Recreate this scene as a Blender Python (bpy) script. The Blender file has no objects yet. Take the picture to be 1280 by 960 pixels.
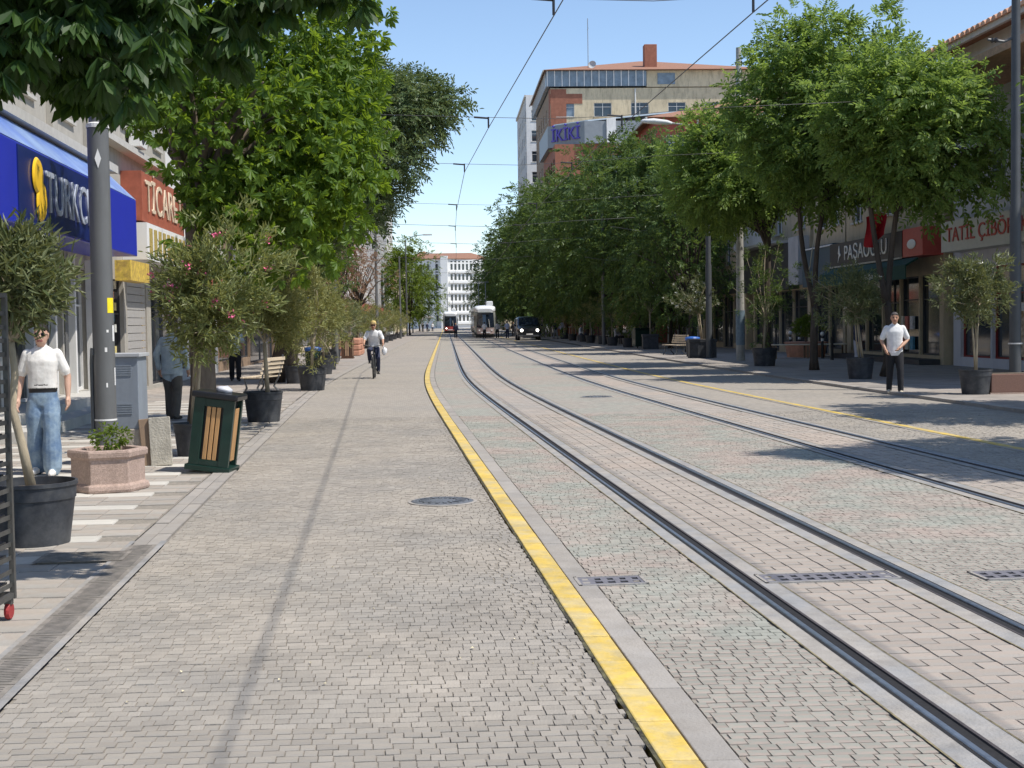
import bpy, math, random
import numpy as np
from mathutils import Matrix, Vector

PI = math.pi
rad = math.radians
scene = bpy.context.scene
COL = scene.collection

# ------------------------------------------------------------------ camera
cam_data = bpy.data.cameras.new('camera')
cam_data.sensor_fit = 'HORIZONTAL'
cam_data.sensor_width = 36.0
cam_data.lens = 47.8
cam_data.clip_start = 0.05
cam_data.clip_end = 6000
cam = bpy.data.objects.new('camera', cam_data)
COL.objects.link(cam)
_p, _r = rad(2.61), rad(0.85)
_f = Vector((0, math.cos(_p), -math.sin(_p)))
_u0 = Vector((0, math.sin(_p), math.cos(_p)))
_r0 = Vector((1, 0, 0))
_rt = _r0 * math.cos(_r) - _u0 * math.sin(_r)
_up = _u0 * math.cos(_r) + _r0 * math.sin(_r)
_m = Matrix((_rt, _up, -_f)).transposed().to_4x4()
_m.translation = (0, 0, 1.65)
cam.matrix_world = _m
scene.camera = cam

# ------------------------------------------------------------------ sky, sun, exposure
SUN_EL, SUN_AZ = 59.0, 112.0          # azimuth clockwise from straight ahead (+Y)
world = bpy.data.worlds.new('World')
scene.world = world
world.use_nodes = True
wn, wl = world.node_tree.nodes, world.node_tree.links
sky = wn.new('ShaderNodeTexSky')
sky.sky_type = 'NISHITA'
sky.sun_disc = False
sky.sun_elevation = rad(SUN_EL)
sky.sun_rotation = rad(SUN_AZ)
sky.altitude = 1400
sky.air_density = 1.0
sky.dust_density = 0.5
sky.ozone_density = 1.2
bg = wn['Background']
bg.inputs['Strength'].default_value = 0.15
wl.new(sky.outputs['Color'], bg.inputs['Color'])
sun_data = bpy.data.lights.new('sun', 'SUN')
sun_data.energy = 4.2
sun_data.angle = rad(0.53)
sun_data.color = (1.0, 0.955, 0.88)
sun = bpy.data.objects.new('sun', sun_data)
COL.objects.link(sun)
_sd = Vector((math.sin(rad(SUN_AZ)) * math.cos(rad(SUN_EL)), math.cos(rad(SUN_AZ)) * math.cos(rad(SUN_EL)), math.sin(rad(SUN_EL))))
sun.rotation_euler = _sd.to_track_quat('Z', 'Y').to_euler()
sun.location = (30, -10, 60)
scene.view_settings.view_transform = 'Standard'
scene.view_settings.look = 'None'
scene.view_settings.exposure = 0.34
scene.view_settings.gamma = 1.0
scene.view_settings.use_curve_mapping = False
scene.cycles.max_bounces = 6
scene.cycles.transparent_max_bounces = 6

# ------------------------------------------------------------------ street line
def R(Y):
    u = abs((Y - 37) / 9)
    return 1.524 - 0.0715 * Y + 0.2115 * (u + math.log1p(math.exp(-2 * u)) - math.log(2))
def slope(Y):
    return -0.0715 + 0.0235 * math.tanh((Y - 37) / 9)
def hd(Y):
    return -math.atan(slope(Y))
def P(o, Y, z=0.0):
    return (R(Y) + o, Y, z)
def R_np(Y):
    u = np.abs((Y - 37) / 9)
    return 1.524 - 0.0715 * Y + 0.2115 * (u + np.log1p(np.exp(-2 * u)) - math.log(2))

# ------------------------------------------------------------------ helpers
def lin(c):
    return tuple((x / 12.92 if x <= .04045 else ((x + .055) / 1.055) ** 2.4) for x in (v / 255 for v in c))

MATS = {}
def M(name, col, rough=.65, var=.12, scale=6.0, bump=0.0, bscale=60.0, metal=0.0, island=0.0, spec=.4, patch=None, pscale=.6, stretch=(1, 1, 1), coat=0.0, grime=0.0):
    """procedural material: base colour with noise variation, optional second patch colour, per-piece variation, fine bump"""
    if name in MATS: return MATS[name]
    m = bpy.data.materials.new(name); m.use_nodes = True
    nt = m.node_tree; N, L = nt.nodes, nt.links
    b = N['Principled BSDF']
    b.inputs['Roughness'].default_value = rough
    b.inputs['Metallic'].default_value = metal
    b.inputs['Specular IOR Level'].default_value = spec
    b.inputs['Coat Weight'].default_value = coat
    tc = N.new('ShaderNodeTexCoord'); mp = N.new('ShaderNodeMapping'); mp.inputs['Scale'].default_value = stretch
    L.new(tc.outputs['Object'], mp.inputs['Vector'])
    n1 = N.new('ShaderNodeTexNoise'); n1.inputs['Scale'].default_value = scale; n1.inputs['Detail'].default_value = 5; n1.inputs['Roughness'].default_value = .65
    L.new(mp.outputs['Vector'], n1.inputs['Vector'])
    mr = N.new('ShaderNodeMapRange'); mr.inputs['From Min'].default_value = .3; mr.inputs['From Max'].default_value = .7
    mr.inputs['To Min'].default_value = 1 - var; mr.inputs['To Max'].default_value = 1 + var
    L.new(n1.outputs['Fac'], mr.inputs['Value'])
    val = mr.outputs['Result']
    base = N.new('ShaderNodeRGB'); base.outputs[0].default_value = (*col, 1); colout = base.outputs[0]
    if patch is not None:
        n2 = N.new('ShaderNodeTexNoise'); n2.inputs['Scale'].default_value = pscale; n2.inputs['Detail'].default_value = 6; n2.inputs['Roughness'].default_value = .7
        L.new(tc.outputs['Object'], n2.inputs['Vector'])
        cr = N.new('ShaderNodeMapRange'); cr.inputs['From Min'].default_value = .42; cr.inputs['From Max'].default_value = .6; cr.clamp = True
        L.new(n2.outputs['Fac'], cr.inputs['Value'])
        mx = N.new('ShaderNodeMix'); mx.data_type = 'RGBA'
        L.new(cr.outputs['Result'], mx.inputs['Factor']); L.new(colout, mx.inputs['A']); mx.inputs['B'].default_value = (*patch, 1)
        colout = mx.outputs['Result']
    if grime:
        n4 = N.new('ShaderNodeTexNoise'); n4.inputs['Scale'].default_value = 1.3; n4.inputs['Detail'].default_value = 8; n4.inputs['Roughness'].default_value = .75
        m4 = N.new('ShaderNodeMapping'); m4.inputs['Scale'].default_value = (2.2, 2.2, .45); L.new(tc.outputs['Object'], m4.inputs['Vector']); L.new(m4.outputs['Vector'], n4.inputs['Vector'])
        r4 = N.new('ShaderNodeMapRange'); r4.inputs['From Min'].default_value = .48; r4.inputs['From Max'].default_value = .72; r4.inputs['To Min'].default_value = 1; r4.inputs['To Max'].default_value = 1 - grime
        L.new(n4.outputs['Fac'], r4.inputs['Value'])
        mm = N.new('ShaderNodeMath'); mm.operation = 'MULTIPLY'; L.new(val, mm.inputs[0]); L.new(r4.outputs['Result'], mm.inputs[1]); val = mm.outputs[0]
    if island:
        ge = N.new('ShaderNodeNewGeometry'); oi = N.new('ShaderNodeObjectInfo')
        ad = N.new('ShaderNodeMath'); ad.operation = 'ADD'; L.new(ge.outputs['Random Per Island'], ad.inputs[0]); L.new(oi.outputs['Random'], ad.inputs[1])
        fr = N.new('ShaderNodeMath'); fr.operation = 'FRACT'; L.new(ad.outputs[0], fr.inputs[0])
        r2 = N.new('ShaderNodeMapRange'); r2.inputs['To Min'].default_value = 1 - island; r2.inputs['To Max'].default_value = 1 + island
        L.new(fr.outputs[0], r2.inputs['Value'])
        mu = N.new('ShaderNodeMath'); mu.operation = 'MULTIPLY'; L.new(val, mu.inputs[0]); L.new(r2.outputs['Result'], mu.inputs[1]); val = mu.outputs[0]
    sc = N.new('ShaderNodeVectorMath'); sc.operation = 'SCALE'
    L.new(colout, sc.inputs[0]); L.new(val, sc.inputs['Scale'])
    L.new(sc.outputs['Vector'], b.inputs['Base Color'])
    if bump:
        n3 = N.new('ShaderNodeTexNoise'); n3.inputs['Scale'].default_value = bscale; n3.inputs['Detail'].default_value = 4
        L.new(mp.outputs['Vector'], n3.inputs['Vector'])
        bp = N.new('ShaderNodeBump'); bp.inputs['Strength'].default_value = bump; bp.inputs['Distance'].default_value = .02
        L.new(n3.outputs['Fac'], bp.inputs['Height']); L.new(bp.outputs['Normal'], b.inputs['Normal'])
    MATS[name] = m
    return m

def M_leaf(name, c1, c2, trans=.4, rough=.5, tcol=None, spec=.35):
    if name in MATS: return MATS[name]
    m = bpy.data.materials.new(name); m.use_nodes = True
    nt = m.node_tree; N, L = nt.nodes, nt.links
    b = N['Principled BSDF']; out = N['Material Output']
    b.inputs['Roughness'].default_value = rough; b.inputs['Specular IOR Level'].default_value = spec
    ge = N.new('ShaderNodeNewGeometry')
    mx = N.new('ShaderNodeMix'); mx.data_type = 'RGBA'
    L.new(ge.outputs['Random Per Island'], mx.inputs['Factor']); mx.inputs['A'].default_value = (*c1, 1); mx.inputs['B'].default_value = (*c2, 1)
    L.new(mx.outputs['Result'], b.inputs['Base Color'])
    tr = N.new('ShaderNodeBsdfTranslucent')
    t = tcol or tuple(min(1, v * k) for v, k in zip(c2, (1.9, 1.7, .8)))
    mt = N.new('ShaderNodeMix'); mt.data_type = 'RGBA'; mt.inputs['Factor'].default_value = .65
    L.new(mx.outputs['Result'], mt.inputs['A']); mt.inputs['B'].default_value = (*t, 1)
    L.new(mt.outputs['Result'], tr.inputs['Color'])
    ms = N.new('ShaderNodeMixShader'); ms.inputs[0].default_value = trans
    L.new(b.outputs[0], ms.inputs[1]); L.new(tr.outputs[0], ms.inputs[2]); L.new(ms.outputs[0], out.inputs['Surface'])
    MATS[name] = m
    return m

def M_brick(name, col, mortar, bw, bh, patch=None, var=.14, rough=.8, ms=.006, pscale=.35, offset=.5, bump=.3):
    """paving/brick surface laid on UVs in metres"""
    if name in MATS: return MATS[name]
    m = bpy.data.materials.new(name); m.use_nodes = True
    nt = m.node_tree; N, L = nt.nodes, nt.links
    b = N['Principled BSDF']; b.inputs['Roughness'].default_value = rough; b.inputs['Specular IOR Level'].default_value = .3
    uv = N.new('ShaderNodeUVMap'); br = N.new('ShaderNodeTexBrick')
    br.inputs['Scale'].default_value = 1; br.inputs['Brick Width'].default_value = bw; br.inputs['Row Height'].default_value = bh
    br.inputs['Mortar Size'].default_value = ms; br.inputs['Mortar Smooth'].default_value = .3; br.offset = offset; br.inputs['Bias'].default_value = 0
    L.new(uv.outputs[0], br.inputs['Vector'])
    n = N.new('ShaderNodeTexNoise'); n.inputs['Scale'].default_value = pscale; n.inputs['Detail'].default_value = 7; n.inputs['Roughness'].default_value = .7
    L.new(uv.outputs[0], n.inputs['Vector'])
    cr = N.new('ShaderNodeMapRange'); cr.inputs['From Min'].default_value = .4; cr.inputs['From Max'].default_value = .62
    L.new(n.outputs['Fac'], cr.inputs['Value'])
    mx = N.new('ShaderNodeMix'); mx.data_type = 'RGBA'; L.new(cr.outputs['Result'], mx.inputs['Factor'])
    mx.inputs['A'].default_value = (*col, 1); mx.inputs['B'].default_value = (*(patch or tuple(c * .9 for c in col)), 1)
    for nm, k in (('Color1', 1 - var), ('Color2', 1 + var)):
        s = N.new('ShaderNodeVectorMath'); s.operation = 'SCALE'; s.inputs['Scale'].default_value = k
        L.new(mx.outputs['Result'], s.inputs[0]); L.new(s.outputs['Vector'], br.inputs[nm])
    br.inputs['Mortar'].default_value = (*mortar, 1)
    L.new(br.outputs['Color'], b.inputs['Base Color'])
    bp = N.new('ShaderNodeBump'); bp.inputs['Strength'].default_value = bump; bp.inputs['Distance'].default_value = .006; bp.invert = True
    L.new(br.outputs['Fac'], bp.inputs['Height']); L.new(bp.outputs['Normal'], b.inputs['Normal'])
    MATS[name] = m
    return m

def M_glass(name, col=(.02, .025, .03), rough=.06):
    return M(name, col, rough=rough, var=.35, scale=1.2, spec=.8)

def M_emit(name, col, strength):
    if name in MATS: return MATS[name]
    m = bpy.data.materials.new(name); m.use_nodes = True
    b = m.node_tree.nodes['Principled BSDF']
    b.inputs['Base Color'].default_value = (*col, 1); b.inputs['Emission Color'].default_value = (*col, 1); b.inputs['Emission Strength'].default_value = strength
    MATS[name] = m
    return m

def tag(o, label=None, cat=None, group=None, kind=None):
    if label: o['label'] = label
    if cat: o['category'] = cat
    if group: o['group'] = group
    if kind: o['kind'] = kind
    return o

def empty(name, loc=(0, 0, 0), rz=0.0, label=None, cat=None, group=None, parent=None):
    o = bpy.data.objects.new(name, None); COL.objects.link(o)
    o.empty_display_size = .2; o.location = loc; o.rotation_euler = (0, 0, rz)
    if parent: o.parent = parent
    return tag(o, label, cat, group)

def link(name, me, parent=None, loc=(0, 0, 0), rot=(0, 0, 0), scale=None, mats=None):
    o = bpy.data.objects.new(name, me); COL.objects.link(o)
    o.location = loc; o.rotation_euler = rot
    if scale is not None: o.scale = scale
    if parent: o.parent = parent
    return o

def np_mesh(name, V, F, mat=None, smooth=False):
    """V (n,3), F (m,k) with k = 3 or 4"""
    me = bpy.data.meshes.new(name)
    n, k = F.shape
    me.vertices.add(len(V)); me.vertices.foreach_set('co', np.ascontiguousarray(V, dtype=np.float32).ravel())
    me.loops.add(n * k); me.loops.foreach_set('vertex_index', np.ascontiguousarray(F, dtype=np.int32).ravel())
    me.polygons.add(n); me.polygons.foreach_set('loop_start', np.arange(0, n * k, k, dtype=np.int32))
    me.update(calc_edges=True)
    me.polygons.foreach_set('use_smooth', np.full(n, bool(smooth)))
    if mat: me.materials.append(mat)
    return me

def frame_of(t):
    t = t.normalized()
    a = Vector((1, 0, 0)) if abs(t.x) < .9 else Vector((0, 1, 0))
    y = t.cross(a).normalized(); x = y.cross(t).normalized()
    return x, y

class MB:
    def __init__(s): s.v, s.f, s.m = [], [], []
    def add(s, vs, fs, mi=0):
        b = len(s.v); s.v += [tuple(v) for v in vs]
        for f in fs: s.f.append(tuple(i + b for i in f)); s.m.append(mi)
        return s
    def box(s, x0, x1, y0, y1, z0, z1, mi=0, mat=None):
        vs = [(x0, y0, z0), (x1, y0, z0), (x1, y1, z0), (x0, y1, z0), (x0, y0, z1), (x1, y0, z1), (x1, y1, z1), (x0, y1, z1)]
        if mat is not None: vs = [mat @ Vector(v) for v in vs]
        return s.add(vs, [(0, 3, 2, 1), (4, 5, 6, 7), (0, 1, 5, 4), (1, 2, 6, 5), (2, 3, 7, 6), (3, 0, 4, 7)], mi)
    def bar(s, a, b, w, h, mi=0, up=(0, 0, 1)):
        a, b = Vector(a), Vector(b); t = (b - a).normalized(); u = Vector(up)
        x = t.cross(u)
        x = x.normalized() if x.length > 1e-4 else Vector((1, 0, 0))
        y = x.cross(t).normalized()
        vs = []
        for p in (a, b):
            vs += [p - x * w / 2 - y * h / 2, p + x * w / 2 - y * h / 2, p + x * w / 2 + y * h / 2, p - x * w / 2 + y * h / 2]
        return s.add(vs, [(0, 3, 2, 1), (4, 5, 6, 7), (0, 1, 5, 4), (1, 2, 6, 5), (2, 3, 7, 6), (3, 0, 4, 7)], mi)
    def tube(s, pts, r, n=8, mi=0, cap=True):
        pts = [Vector(p) for p in pts]; k = len(pts)
        rs = list(r) if isinstance(r, (list, tuple)) else [r] * k
        t0 = (pts[1] - pts[0]); x, y = frame_of(t0); vs = []
        for i, p in enumerate(pts):
            t = (pts[min(i + 1, k - 1)] - pts[max(i - 1, 0)]).normalized()
            x = (x - t * x.dot(t)).normalized(); y = t.cross(x)
            ri = rs[i]; ra, rb = ri if isinstance(ri, tuple) else (ri, ri)
            for j in range(n):
                a = 2 * PI * j / n; vs.append(p + x * (math.cos(a) * ra) + y * (math.sin(a) * rb))
        fs = []
        for i in range(k - 1):
            for j in range(n):
                j2 = (j + 1) % n; fs.append((i * n + j, i * n + j2, (i + 1) * n + j2, (i + 1) * n + j))
        if cap: fs.append(tuple(range(n - 1, -1, -1))); fs.append(tuple(range((k - 1) * n, k * n)))
        return s.add(vs, fs, mi)
    def capsule(s, p0, p1, r0, r1, n=12, mi=0):
        p0, p1 = Vector(p0), Vector(p1); t = (p1 - p0).normalized() if (p1 - p0).length > 1e-6 else Vector((0, 0, 1))
        pts, rr = [], []
        for a in (-80, -50, -20): pts.append(p0 + t * r0 * math.sin(rad(a))); rr.append(r0 * math.cos(rad(a)))
        pts.append(p0); rr.append(r0); pts.append(p1 + t * 1e-4); rr.append(r1)
        for a in (20, 50, 80): pts.append(p1 + t * (1e-4 + r1 * math.sin(rad(a)))); rr.append(r1 * math.cos(rad(a)))
        return s.tube(pts, rr, n, mi)
    def ell(s, c, rx, ry, rz_, n=14, rings=8, mi=0):
        vs = [(c[0], c[1], c[2] - rz_)]
        for i in range(1, rings):
            a = -PI / 2 + PI * i / rings
            for j in range(n):
                b = 2 * PI * j / n; vs.append((c[0] + rx * math.cos(a) * math.cos(b), c[1] + ry * math.cos(a) * math.sin(b), c[2] + rz_ * math.sin(a)))
        vs.append((c[0], c[1], c[2] + rz_)); fs = []
        for j in range(n): fs.append((0, 1 + (j + 1) % n, 1 + j))
        for i in range(rings - 2):
            for j in range(n):
                a, b = 1 + i * n + j, 1 + i * n + (j + 1) % n; fs.append((a, b, b + n, a + n))
        e = len(vs) - 1; o = 1 + (rings - 2) * n
        for j in range(n): fs.append((e, o + j, o + (j + 1) % n))
        return s.add(vs, fs, mi)
    def lathe(s, prof, n=24, c=(0, 0, 0), mi=0, close=True):
        vs, fs = [], []
        for r, z in prof:
            for j in range(n):
                a = 2 * PI * j / n; vs.append((c[0] + r * math.cos(a), c[1] + r * math.sin(a), c[2] + z))
        for i in range(len(prof) - 1):
            for j in range(n):
                j2 = (j + 1) % n; fs.append((i * n + j, i * n + j2, (i + 1) * n + j2, (i + 1) * n + j))
        if close: fs.append(tuple(range(n - 1, -1, -1))); fs.append(tuple(range((len(prof) - 1) * n, len(prof) * n)))
        return s.add(vs, fs, mi)
    def prism(s, poly, d, mi=0):
        """poly: list of 3D points, extruded by vector d"""
        k = len(poly); d = Vector(d); vs = [Vector(p) for p in poly] + [Vector(p) + d for p in poly]
        fs = [tuple(range(k - 1, -1, -1)), tuple(range(k, 2 * k))] + [(i, (i + 1) % k, k + (i + 1) % k, k + i) for i in range(k)]
        return s.add(vs, fs, mi)
    def openings(s, W, H, ops, fn, depth=.2, mi=0, z0=0.0, back=False):
        """flat wall W x H with rectangular openings (u0,u1,z0,z1) and their reveals; fn(u,z,d) -> point"""
        us = sorted({0, W} | {u for o in ops for u in o[:2]}); zs = sorted({z0, H} | {z for o in ops for z in o[2:]})
        for i in range(len(us) - 1):
            for j in range(len(zs) - 1):
                uc, zc = (us[i] + us[i + 1]) / 2, (zs[j] + zs[j + 1]) / 2
                if any(o[0] < uc < o[1] and o[2] < zc < o[3] for o in ops): continue
                s.add([fn(us[i], zs[j], 0), fn(us[i + 1], zs[j], 0), fn(us[i + 1], zs[j + 1], 0), fn(us[i], zs[j + 1], 0)], [(0, 1, 2, 3)], mi)
        for a, b, c, d in ops:
            q = [(a, c), (b, c), (b, d), (a, d)]
            for i in range(4):
                (ua, za), (ub, zb) = q[i], q[(i + 1) % 4]
                s.add([fn(ua, za, 0), fn(ub, zb, 0), fn(ub, zb, depth), fn(ua, za, depth)], [(3, 2, 1, 0)], mi)
            if back: s.add([fn(u, z, depth) for u, z in q], [(0, 1, 2, 3)], mi)
        return s
    def mesh(s, name, mats, smooth=False, weld=False):
        me = bpy.data.meshes.new(name); me.from_pydata(s.v, [], s.f)
        for m in (mats if isinstance(mats, (list, tuple)) else [mats]): me.materials.append(m)
        if any(s.m): me.polygons.foreach_set('material_index', s.m)
        if smooth: me.polygons.foreach_set('use_smooth', [True] * len(s.f))
        me.update()
        return me
    def build(s, name, mats, parent=None, loc=(0, 0, 0), rot=(0, 0, 0), smooth=False, bevel=0.0, seg=2):
        o = link(name, s.mesh(name, mats, smooth), parent, loc, rot)
        if bevel:
            b = o.modifiers.new('bevel', 'BEVEL'); b.width = bevel; b.segments = seg; b.limit_method = 'ANGLE'
        return o

def autosmooth(o, ang=40):
    me = o.data
    me.polygons.foreach_set('use_smooth', [True] * len(me.polygons))
    try: me.set_sharp_from_angle(angle=rad(ang))
    except Exception: pass
    return o

def copy_tree(o, parent=None, label=None, loc=None, rz=None):
    c = o.copy(); COL.objects.link(c); c.parent = parent
    if label: c['label'] = label
    if loc is not None: c.location = loc
    if rz is not None: c.rotation_euler = (0, 0, rz)
    for ch in list(o.children): copy_tree(ch, c)
    return c

def text(name, body, size, mat, parent, loc, rot, depth=.01, width=None):
    cu = bpy.data.curves.new(name, 'FONT'); cu.body = body; cu.size = size; cu.extrude = depth; cu.align_x = 'CENTER'; cu.align_y = 'CENTER'
    t = bpy.data.objects.new(name, cu); COL.objects.link(t)
    dg = bpy.context.evaluated_depsgraph_get(); dg.update()
    me = bpy.data.meshes.new_from_object(t.evaluated_get(dg)); bpy.data.objects.remove(t); bpy.data.curves.remove(cu)
    me.materials.clear(); me.materials.append(mat)
    o = link(name, me, parent, loc, rot)
    if width:
        xs = [v.co.x for v in me.vertices]; k = width / max(1e-3, max(xs) - min(xs)); o.scale = (k, 1, 1)
    return o

def strip_mesh(name, o0, o1, Ys, z, mat):
    """ribbon of ground following the street, UVs in metres"""
    V, uv = [], []
    for y in Ys:
        V += [(R(y) + o0, y, z), (R(y) + o1, y, z)]
        uv += [(o0, y), (o1, y)]
    F = [(2 * i, 2 * i + 1, 2 * i + 3, 2 * i + 2) for i in range(len(Ys) - 1)]
    me = bpy.data.meshes.new(name); me.from_pydata(V, [], F)
    ul = me.uv_layers.new(name='UVMap')
    for l in me.loops: ul.data[l.index].uv = uv[l.vertex_index]
    me.materials.append(mat); me.update()
    return me
def yrange(a, b, step):
    n = max(1, int(round((b - a) / step)))
    return [a + (b - a) * i / n for i in range(n + 1)]
FARY = yrange(18, 100, 3) + yrange(104, 460, 8)[0:]

# ------------------------------------------------------------------ ground
random.seed(7)
rng = np.random.default_rng(11)
C_ROAD = (.350, .308, .257)
C_TRAM = (.312, .308, .262)
C_TRAMP = (.365, .298, .252)
C_SLAB = (.388, .322, .268)
C_WALK = (.37, .32, .27)
m_road = M('road_paver', C_ROAD, rough=.85, var=.10, scale=1.1, bump=.35, bscale=90, island=.10, patch=(.30, .272, .236), pscale=.45, grime=.16)
m_tramp = M('tram_paver', C_TRAM, rough=.85, var=.10, scale=1.4, bump=.35, bscale=90, island=.10, patch=C_TRAMP, pscale=.9, grime=.14)
m_slab = M('track_slab', C_SLAB, rough=.85, var=.10, scale=2.0, bump=.3, bscale=80, island=.09, patch=(.345, .308, .268), pscale=.8, grime=.14)
m_walk = M('walk_tile', C_WALK, rough=.8, var=.12, scale=2.5, bump=.25, bscale=60, island=.10, patch=(.33, .305, .27), pscale=.8)
m_walkw = M('walk_tile_white', (.52, .49, .435), rough=.8, var=.10, scale=3, bump=.2, bscale=60, island=.06)
m_bed = M('joint_sand', (.25, .222, .185), rough=.95, var=.3, scale=30)
m_road_far = M_brick('road_far', C_ROAD, (.25, .225, .195), .08, .075, patch=(.305, .276, .238))
m_tram_far = M_brick('tram_far', C_TRAM, (.225, .218, .195), .08, .075, patch=C_TRAMP)
m_slab_far = M_brick('slab_far', C_SLAB, (.245, .215, .19), .233, .12, patch=(.32, .295, .265))
m_walk_far = M_brick('walk_far', (.33, .285, .245), (.22, .19, .17), .4, .3, patch=(.29, .265, .24))
m_conc = M('concrete_strip', (.335, .305, .27), rough=.85, var=.16, scale=5, bump=.3, bscale=70, patch=(.285, .28, .275), pscale=1.1, grime=.25)
m_earth = M('outer_ground', (.30, .28, .25), rough=.9, var=.2, scale=.3)

g = MB().add([(-2500, -2500, -.12), (2500, -2500, -.12), (2500, 3500, -.12), (-2500, 3500, -.12)], [(0, 1, 2, 3)]).build('ground', m_earth)
tag(g, kind='structure')

_rt_n, _up_n, _f_n = np.array(_rt), np.array(_up), np.array(_f)
def in_view(c, pad=1.03):
    d = c - np.array([0, 0, 1.65]); z = d @ _f_n
    x = (d @ _rt_n) / z * 1700 / 640; y = (d @ _up_n) / z * 1700 / 480
    return (z > 0) & (np.abs(x) < pad) & (np.abs(y) < pad)

PV = np.array([(-.5, -.5, -1), (.5, -.5, -1), (.5, .5, -1), (-.5, .5, -1), (-.5, -.5, 0), (.5, -.5, 0), (.5, .5, 0), (-.5, .5, 0)], dtype=float)
PF = np.array([(4, 5, 6, 7), (0, 1, 5, 4), (1, 2, 6, 5), (2, 3, 7, 6), (3, 0, 4, 7)])
def unit_piece(name, mat, chx, chy, depth=.02):
    V = PV.copy(); V[:4, 2] = -depth; V[4:, 0] *= 1 - chx; V[4:, 1] *= 1 - chy
    return np_mesh(name, V, PF, mat)

def lay_pieces(parent, name, fieldname, mat, o, Y, w, d, jz=.0010, tilt=.006, n_obj=300, ch=.0016, meshes=None):
    """o, Y, w, d arrays: centre offset, distance, width, depth of every piece; the largest in view become objects, the rest one field"""
    n = len(o); X = R_np(Y) + o; th = -np.arctan(-0.0715 + 0.0235 * np.tanh((Y - 37) / 9))
    z = rng.normal(0, jz, n); tx = rng.normal(0, tilt, n); ty = rng.normal(0, tilt, n); th = th + rng.normal(0, .012, n)
    C = np.stack([X, Y, z], 1)
    vis = in_view(C); order = np.argsort(np.where(vis, Y, 1e6)); pick = np.zeros(n, bool); pick[order[:n_obj]] = True
    wm = float(np.median(w)); dm = float(np.median(d))
    um = unit_piece(name, mat, 2 * ch / wm, 2 * ch / dm)
    for i in np.nonzero(pick)[0]:
        link(name, um, parent, (X[i], Y[i], z[i]), (ty[i], tx[i], th[i]), (w[i], d[i], 1))
    k = np.nonzero(~pick)[0]
    if len(k):
        V = np.repeat(PV[None], len(k), 0); V[:, :4, 2] = -.02
        V[:, :, 0] *= w[k][:, None]; V[:, :, 1] *= d[k][:, None]
        V[:, 4:, 0] -= np.sign(V[:, 4:, 0]) * ch; V[:, 4:, 1] -= np.sign(V[:, 4:, 1]) * ch
        V[:, 4:, 2] += V[:, 4:, 0] * tx[k][:, None] + V[:, 4:, 1] * ty[k][:, None]
        c, s = np.cos(th[k])[:, None], np.sin(th[k])[:, None]
        x = V[:, :, 0] * c - V[:, :, 1] * s; y = V[:, :, 0] * s + V[:, :, 1] * c
        V[:, :, 0] = x + X[k][:, None]; V[:, :, 1] = y + Y[k][:, None]; V[:, :, 2] += z[k][:, None]
        F = (PF[None] + (np.arange(len(k)) * 8)[:, None, None]).reshape(-1, 4)
        f = link(fieldname, np_mesh(fieldname, V.reshape(-1, 3), F, mat), parent); f['kind'] = 'stuff'

def courses(o0, o1, Y0, Y1, w0, w1, dep, gap=.0028, crack=None):
    O, Yc, Wd, D = [], [], [], []
    y = Y0
    while y < Y1:
        d = dep * random.uniform(.95, 1.05); x = o0 - random.uniform(0, w0)
        while x < o1:
            w = random.uniform(w0, w1); a, b = max(x, o0), min(x + w, o1)
            if b - a > .025:
                gp = gap * random.choice((.5, .6, .7, .8, 1, 1.8))
                if crack and abs(b - crack(y)) < .045: gp += random.uniform(.008, .018); b -= .006
                O.append((a + b) / 2); Yc.append(y + d / 2 + random.uniform(-.003, .003)); Wd.append(b - a - gp); D.append(d - gap * random.uniform(.5, 1.3))
            x += w
        y += d
    return map(np.array, (O, Yc, Wd, D))

YN, YE = 4.2, 24.0
def lane(name, o0, o1, mfar, pieces=None, near0=YN, near1=YE, zf=0.0):
    r = link(name, strip_mesh(name, o0, o1, yrange(near0, near1, 1), -.0055, m_bed)); tag(r, kind='structure')
    link('distant_surface', strip_mesh('distant_surface', o0, o1, [near1] + [y for y in FARY if y > near1 + .5], zf, mfar), r)
    link('distant_surface', strip_mesh('distant_surface', o0, o1, yrange(-40, near0, 2), zf, mfar), r)
    return r

left_lane = lane('left_carriageway', -3.93, -1.27, m_road_far)
lay_pieces(left_lane, 'paver', 'paver_field', m_road, *courses(-3.93, -1.249, YN, YE, .055, .094, .072, crack=lambda y: -1.40 + .07 * math.sin(y * 1.3) + .03 * math.sin(y * 4.1) if 5.2 < y < 10.5 else -1.27))
tram_edge = lane('tramway_margin', -.93, -.165, m_tram_far)
lay_pieces(tram_edge, 'paver', 'paver_field', m_tramp, *courses(-.93, -.165, YN, YE, .07, .09, .072))
mid = lane('tramway_middle', 1.235, 3.035, m_tram_far, near0=6.0)
lay_pieces(mid, 'paver', 'paver_field', m_tramp, *courses(1.235, 3.035, 6.0, YE, .07, .09, .072))
right_lane = lane('right_carriageway', 4.465, 8.45, m_road_far, near0=11.5, near1=24.0)
lay_pieces(right_lane, 'paver', 'paver_field', m_road, *courses(4.465, 8.4, 11.5, 24.0, .07, .09, .075), n_obj=120)

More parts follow.
